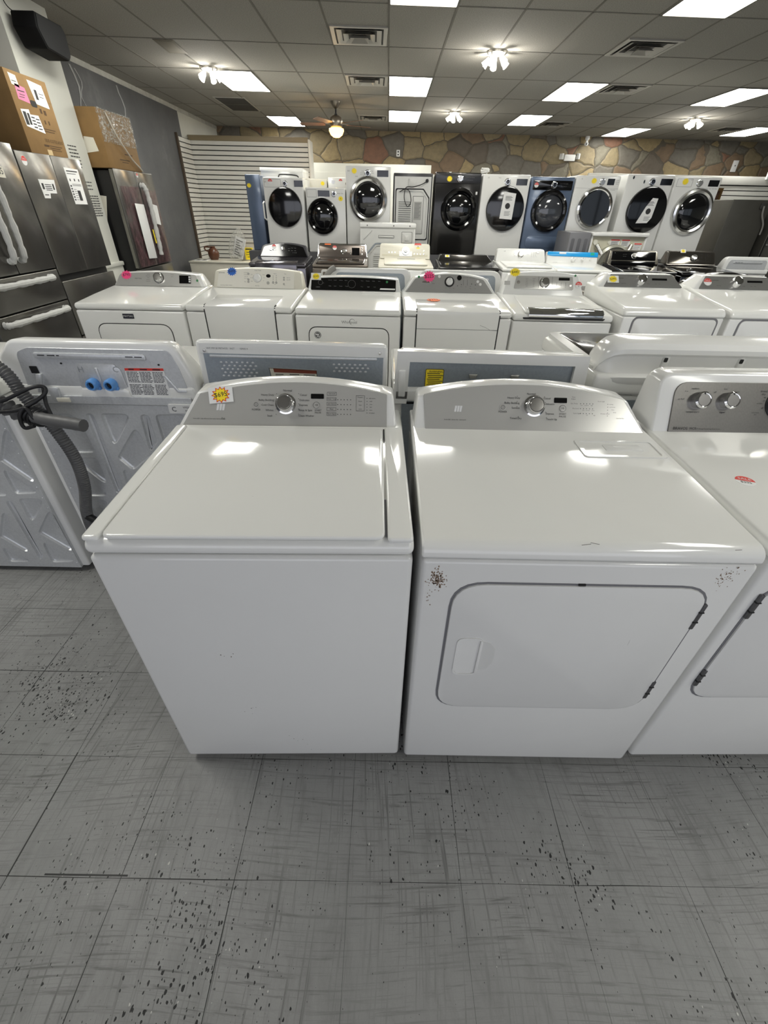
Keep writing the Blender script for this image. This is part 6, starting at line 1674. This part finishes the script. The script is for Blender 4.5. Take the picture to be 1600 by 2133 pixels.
s_ = B(frame(0)).slab([(0.10, 1.66), (0.26, 1.655), (0.265, 1.72), (0.105, 1.735)], 0.0, 0.002).out('price_note', CREAM, ds[1], 'pale handwritten price note')
B(frame(0)).text('$1765', 0.183, 1.692, 0.0026, 0.055).out('handwriting', PRINT, s_)
B(frame(0)).slab([(-0.30, 1.30), (-0.12, 1.30), (-0.12, 1.55), (-0.30, 1.55)], 0.0, 0.004, .002).out('dispenser', BLACK, ds[0])
W = 0.845
t, ds, dr = fridge('dark stainless refrigerator with two white spec sheets on its flat doors', -2.85, 4.20, W, 1.836, 0.78, DSTEEL,
    [(-W / 2, -0.002, 0.995, 1.836), (0.002, W / 2, 0.995, 1.836)], [(0.50, 0.945), (0.10, 0.49)])
dotsticker(ds[0], frame(0) @ Matrix.Translation((-0.345, 1.775, 0)), 0, 0, 0.03, 0.0)
def sheet(parent, pts, label, rows, blocks=()):
    p = B(frame(0)).slab(pts, 0.0, 0.0015).out('spec_sheet', PAPER, parent, label)
    b = B(frame(0))
    for u0, u1, v, h in rows:
        b.box(u0, u1, v, v + h, 0.0015, 0.0022)
    b.out('sheet_print', PRINT, p)
sheet(ds[0], [(-0.26, 1.665), (-0.055, 1.668), (-0.075, 1.575), (-0.165, 1.575), (-0.18, 1.54), (-0.255, 1.54)], 'white notched notice sheet', [(-0.24, -0.215, 1.60, .04), (-0.105, -0.085, 1.60, .04)] + [(-0.2, -0.12, 1.63 - .012 * k, .005) for k in range(4)] + [(-0.24, -0.19, 1.56, .006)])
sheet(ds[1], [(0.14, 1.765), (0.345, 1.76), (0.335, 1.502), (0.145, 1.503)], 'tall white spec sheet', [(0.16, 0.32, 1.738, .008), (0.16, 0.29, 1.722, .004), (0.17, 0.185, 1.67, .018), (0.235, 0.25, 1.672, .018), (0.30, 0.315, 1.672, .018), (0.235, 0.28, 1.53, .075)] + [(0.155, 0.175, 1.63 - .02 * k, .012) for k in range(6)] + [(0.19, 0.32, 1.65 - .006 * k, .002) for k in range(3)] + [(0.19, 0.225, 1.61 - .015 * k, .003) for k in range(6)])
W = 0.95
t, ds, dr = fridge('black sided refrigerator in pink film with a narrow white board, beyond the pillar', -3.05, 6.0, W, 1.83, 0.62, DSTEEL,
    [(-W / 2, 0.02, 0.86, 1.83), (0.024, W / 2, 0.86, 1.83)], [(0.10, 0.85)], side=mat('black_side', '141415', 0.35))
FILM = NT('pink_clear_film')
_n = FILM.noise(FILM.coord('Object', (6, 6, 3)), 3.0, 4, 0.6, 1.0)
FILM.P(Base_Color=srgb('96626b'), Roughness=0.12, Alpha=FILM.ramp(_n, [(0.4, (0.04,) * 3), (0.7, (0.45,) * 3)]))
FILM.bump(_n, 0.8, 0.02)
FILM = FILM.m
b = B(frame(0))
def crumple(b, u0, u1, v0, v1, nu=14, nv=22, d=0.012, n0=0.006, seed=1):
    t_ = bmesh.new()
    g = [[t_.verts.new((u0 + (u1 - u0) * i / nu, v0 + (v1 - v0) * j / nv, n0 + d * abs(noise.noise(Vector((i * 0.5, j * 0.4, seed)))) )) for i in range(nu + 1)] for j in range(nv + 1)]
    for j in range(nv):
        for i in range(nu):
            t_.faces.new((g[j][i], g[j][i + 1], g[j + 1][i + 1], g[j + 1][i]))
    return b._merge2(t_)
crumple(b, -0.44, 0.02, 0.87, 1.68, seed=1); crumple(b, 0.05, 0.46, 0.87, 1.66, seed=5)
b.out('protective_film', FILM, t, 'crinkled pink protective film')
B(frame(0)).slab([(-0.225, 1.52), (-0.005, 1.51), (0.0, 0.94), (-0.215, 0.95)], 0.022, 0.028, .002).out('white_board', PAPER, t, 'narrow white foam board')
foam_bar(ds[1], [(0.085, 1.70, 0.0), (0.085, 1.68, 0.05), (0.105, 1.5, 0.06), (0.115, 1.2, 0.05), (0.12, 0.97, 0.04)], 0.026)
B(frame(0)).slab([(0.20, 1.52), (0.37, 1.50), (0.36, 1.29), (0.22, 1.31)], 0.02, 0.022).out('notice_sheet', PAPER, ds[1])
B(frame(0)).slab([(0.05, 1.25), (0.075, 1.25), (0.085, 1.10), (0.06, 1.10)], 0.03, 0.033).out('warning_strip', YELLOW, ds[1])
dotsticker(ds[1], frame(0), 0.065, 1.795, 0.022, 0.001)
Ms = Matrix(((0, 0, -1, -W / 2 + 0.007), (1, 0, 0, 0), (0, 1, 0, 0), (0, 0, 0, 1)))
Ms = Matrix(((0, 0, -1, -W / 2 + 0.0075), (-1, 0, 0, 0.62), (0, 1, 0, 0), (0, 0, 0, 1)))
B(Ms).slab([(0.18, 1.66), (0.29, 1.66), (0.29, 1.71), (0.18, 1.71)], 0.0, 0.002).out('side_label', PAPER, t)
B(Ms).slab([(0.38, 1.32), (0.46, 1.58), (0.35, 1.59)], 0.0, 0.002).out('side_note', CREAM, t, 'torn cream paper note')

# ------------------------------------------------------------------ cartons on the refrigerators
t = thing('carton', 'brown carton with shipping labels and a pink note, next to the pillar', 'cardboard box', (-2.90, 4.73, 1.837), R(90))
bx = B().box(-0.245, 0.245, 0, 0.60, 0, 0.495, 0.005).out('box_body', CARD, t)
F = frame(0)
B(F).box(-0.245, 0.245, 0.36, 0.362, 0, 0.0008).out('flap_seam', mat('kraft_dark', '7d5c33', 0.8), t)
def plabel(t, pts, rows, label=None, m=PAPER):
    o = B(F).slab(pts, 0.0, 0.0015).out('shipping_label', m, t, label)
    b = B(F)
    for u0, u1, v0, v1 in rows:
        b.box(u0, u1, v0, v1, 0.0015, 0.0022)
    b.out('label_print', PRINT, o)
plabel(t, [(-0.19, 0.17), (0.02, 0.145), (0.0, 0.255), (-0.10, 0.25), (-0.10, 0.28), (-0.20, 0.27)], [(-0.185, -0.15, 0.18, 0.26), (-0.14, -0.115, 0.185, 0.255)] + [(-0.10, -0.06, 0.17 + 0.02 * k, 0.178 + 0.02 * k) for k in range(4)] + [(-0.05, -0.005, 0.165 + 0.02 * k, 0.172 + 0.02 * k) for k in range(4)], 'wide white barcode label')
plabel(t, [(0.03, 0.33), (0.19, 0.32), (0.17, 0.46), (0.0, 0.47)], [(0.05, 0.08, 0.36, 0.42), (0.10, 0.16, 0.40, 0.404), (0.10, 0.15, 0.38, 0.384)], 'white torn label with dark marks')
plabel(t, [(-0.20, 0.41), (-0.12, 0.40), (-0.125, 0.47), (-0.205, 0.475)], [(-0.19, -0.14, 0.43, 0.434)], 'small tan label', CREAM)
s_ = plabel(t, [(-0.18, 0.33), (-0.05, 0.32), (-0.06, 0.41), (-0.17, 0.42)], [(-0.16, -0.08, 0.38, 0.386), (-0.15, -0.09, 0.36, 0.364), (-0.16, -0.10, 0.345, 0.349)], 'pink handwritten label', mat('pink_paper', 'd77fa0', 0.6))
B(F).slab(rrect(-0.045, 0.03, 0.305, 0.345, .018), -0.001, 0.0012).out('hand_hole', BLACKM, t)
B(F).text('SIDE-COTE/LADO', 0.10, 0.10, 0.001, 0.030).box(0.0, 0.19, 0.066, 0.071, 0, 0.001).box(0.02, 0.16, 0.052, 0.057, 0, 0.001).box(0.03, 0.17, 0.040, 0.044, 0, 0.001).box(-0.05, 0.01, 0.058, 0.072, 0, 0.001).box(0.0, 0.17, 0.175, 0.180, 0, 0.001).box(0.02, 0.15, 0.160, 0.165, 0, 0.001).box(0.045, 0.07, 0.275, 0.305, 0, 0.001).box(0.09, 0.12, 0.27, 0.30, 0, 0.001).box(0.11, 0.125, 0.21, 0.235, 0, .001).box(0.06, 0.075, 0.21, 0.235, 0, .001).out('box_print', mat('brown_print', '4d3820', 0.8), t)
B(F).box(-0.03, 0.03, 0.0, 0.04, 0.0, 0.001).out('tape', mat('clear_tape', 'c9b289', 0.15), t)
t = thing('carton', 'cardboard carton in crinkled stretch wrap on the black sided refrigerator', 'cardboard box', (-3.05, 6.345, 1.831), R(90))
B().box(-0.375, 0.36, 0, 0.60, 0, 0.495, 0.008).out('box_body', CARD, t)
WRAP = NT('stretch_wrap')
_n = WRAP.noise(WRAP.coord('Object', (5, 5, 7)), 4.0, 5, 0.65, 1.5)
WRAP.P(Base_Color=srgb('d8d4c8'), Roughness=0.1, Alpha=WRAP.ramp(_n, [(0.4, (0.06,) * 3), (0.68, (0.85,) * 3)]))
WRAP.bump(_n, 1.0, 0.03)
WRAP = WRAP.m
b = B(frame(0))
crumple(b, -0.378, 0.364, 0.22, 0.50, 26, 12, 0.03, 0.004, 3)
b.out('stretch_wrap', WRAP, t, 'crinkled clear stretch wrap')
B(frame(0)).tube(smooth_path([(-0.22, 0.47, 0.02), (-0.12, 0.30, 0.03), (0.02, 0.18, 0.03), (0.15, 0.10, 0.02), (0.28, 0.04, 0.02), (0.35, 0.01, 0.01)], 6), 0.008, 8).out('wrap_strand', mat('wrap_strand', 'cfcabc', 0.2), t)
Mt = Matrix(((0, 0, -1, -0.375), (-1, 0, 0, 0.60), (0, 1, 0, 0), (0, 0, 0, 1)))
B(Mt).slab([(0.36, 0.12), (0.52, 0.14), (0.50, 0.25), (0.40, 0.26)], 0.0, 0.002).out('side_label', CREAM, t, 'torn pale label')
B(frame(0)).box(-0.12, 0.10, 0.085, 0.095, 0, 0.001).box(-0.08, 0.06, 0.065, 0.072, 0, 0.001).box(0.02, 0.2, 0.14, 0.15, 0, 0.001).out('box_print', mat('brown_print', '4d3820', 0.8), t)

# ------------------------------------------------------------------ corner clutter by the slatwall
t = thing('storage_cabinet', 'low cream cabinet in the corner below the slatwall', 'cabinet', (-3.05, 9.35, 0))
B().box(-0.72, 0.75, 0, 0.6, 0, 0.62, 0.008).out('body', CREAM, t)
B().box(-0.73, 0.76, -0.015, 0.6, 0.62, 0.645, 0.006).out('top', CREAM, t)
t = thing('paper_stack', 'papers with dark print lying on the low cream cabinet', 'papers', (-3.58, 9.45, 0.645))
B().box(-0.12, 0.13, -0.05, 0.15, 0, 0.012, 0.002).out('sheets', PAPER, t)
B().box(-0.09, -0.02, -0.03, 0.10, 0.0118, 0.0128).box(0.02, 0.09, -0.03, 0.12, 0.0118, 0.0128).out('print', PRINT, t)
t = thing('clay_jug', 'small brown glazed jug on the low cream cabinet', 'jug', (-3.40, 9.70, 0.645))
B().lathe([(0, 0), (0.07, 0), (0.10, 0.06), (0.105, 0.12), (0.07, 0.18), (0.045, 0.20), (0.05, 0.225), (0.04, 0.22), (0, 0.2)]).out('body', mat('brown_glaze', '5d3a28', 0.3), t)
B().tube(smooth_path([(-0.09, 0, 0.14), (-0.15, 0, 0.16), (-0.15, 0, 0.21), (-0.05, 0, 0.21)], 6), 0.014, 8).out('handle', mat('brown_glaze', '5d3a28', 0.3), t)
t = thing('carton', 'open carton with a yellow label on the low cream cabinet', 'cardboard box', (-2.62, 9.62, 0.645))
B().box(-0.22, 0.24, 0, 0.3, 0, 0.30, 0.004).out('box_body', mat('whiteboard_carton', 'bdb6a8', 0.7, var=0.05), t)
yl = B(frame(0)).slab([(-0.14, 0.02), (0.02, 0.02), (0.02, 0.22), (-0.14, 0.22)], 0, 0.002).out('label', YELLOW, t, 'yellow label with dark print')
B(frame(0)).box(-0.12, 0.0, 0.185, 0.205, 0.002, 0.003).box(-0.11, -0.02, 0.14, 0.15, 0.002, 0.003).box(-0.12, -0.01, 0.10, 0.108, .002, .003).box(-0.10, -0.03, 0.06, 0.07, .002, .003).out('label_print', PRINT, yl)
B().box(-0.24, 0.25, -0.01, 0.02, 0.30, 0.33, 0.004).out('flap', mat('whiteboard_carton', 'bdb6a8', 0.7), t)
t = thing('plastic_bag', 'clear bag holding tilted white paperwork, standing before the open carton', 'bag', (-2.88, 9.47, 0.69), 0.0)
B(Matrix.Rotation(R(20), 4, 'Y')).box(-0.10, 0.10, 0.0, 0.01, 0.02, 0.36, 0.002).out('paperwork', PAPER, t)
b = B(Matrix.Rotation(R(20), 4, 'Y') @ frame(0))
for k in range(7):
    b.box(-0.07, 0.05 - 0.03 * (k % 3), 0.06 + 0.04 * k, 0.075 + 0.04 * k, 0.0, 0.002)
b.out('print', PRINT, t)
BAG = NT('clear_bag')
_n = BAG.noise(BAG.coord(), 14.0, 4, 0.6, 1.0)
BAG.P(Base_Color=srgb('c9c8c0'), Roughness=0.12, Alpha=BAG.ramp(_n, [(0.35, (0.1,) * 3), (0.7, (0.55,) * 3)]))
B().loft([[(-0.13 * s + x, -0.03 * s, z), (0.13 * s + x, -0.03 * s, z), (0.13 * s + x, 0.03 * s + .01, z), (-0.13 * s + x, 0.03 * s + .01, z)] for s, z, x in ((0.8, 0.0, -.02), (1.1, 0.12, 0.0), (1.1, 0.28, 0.05), (0.8, 0.40, 0.08), (0.25, 0.50, 0.1))], 0.01).out('bag', BAG.m, t)

# ------------------------------------------------------------------ dark machines at the far right
def dark_fridge(label, X, W, top, Y, back=False):
    t = thing('refrigerator', label, 'refrigerator', (X + W / 2, Y, 0))
    DK = mat('dark_grey_steel', '5c5a54', 0.45, 0.5, var=0.06)
    B().box(-W / 2, W / 2, 0.0, 0.70, 0.02, top, 0.01, 3).box(-W / 2 + .05, W / 2 - .05, .05, .65, 0, .03).out('cabinet', DK, t)
    return t
t = dark_fridge('dark grey steel refrigerator side at the far right beside the last front loader', 5.20, 0.60, 1.735, 8.0)
B().tube(smooth_path([(0.19, -0.02, 1.66), (0.21, -0.03, 1.55), (0.29, -0.03, 1.42), (0.31, -0.02, 1.30)], 6), 0.012, 8).out('water_line', HOSEG, t)
B(frame(0)).slab(rrect(0.14, 0.24, 1.62, 1.70, .02), 0, 0.02, .006).out('line_bracket', mat('dark_bracket', '3c3b38', 0.5), t)
t = dark_fridge('dark refrigerator cut off by the right edge of the photo', 5.88, 0.85, 1.70, 7.9)
B(frame(0)).box(-0.42, -0.405, 0.9, 1.35, 0.0, 0.02, .004).out('door_edge', BLACKM, t)
B(frame(0)).box(-0.41, -0.37, 1.16, 1.19, 0.0, 0.04, .004).out('hinge', SATIN, t)

t = thing('cable_bundle', 'crumpled white plastic scrap on top of the back row beside the black loader', 'plastic scrap', (1.37, 7.80, 1.953))
random.seed(9)
pts = [(0.04 * math.cos(k * 2.1) + random.uniform(-.02, .02), 0.03 * math.sin(k * 1.7), 0.012 + 0.05 * abs(math.sin(k * 0.9))) for k in range(14)]
B().tube(smooth_path(pts, 5), 0.012, 7).out('scrap', mat('white_scrap', 'dcdcd8', 0.4), t)
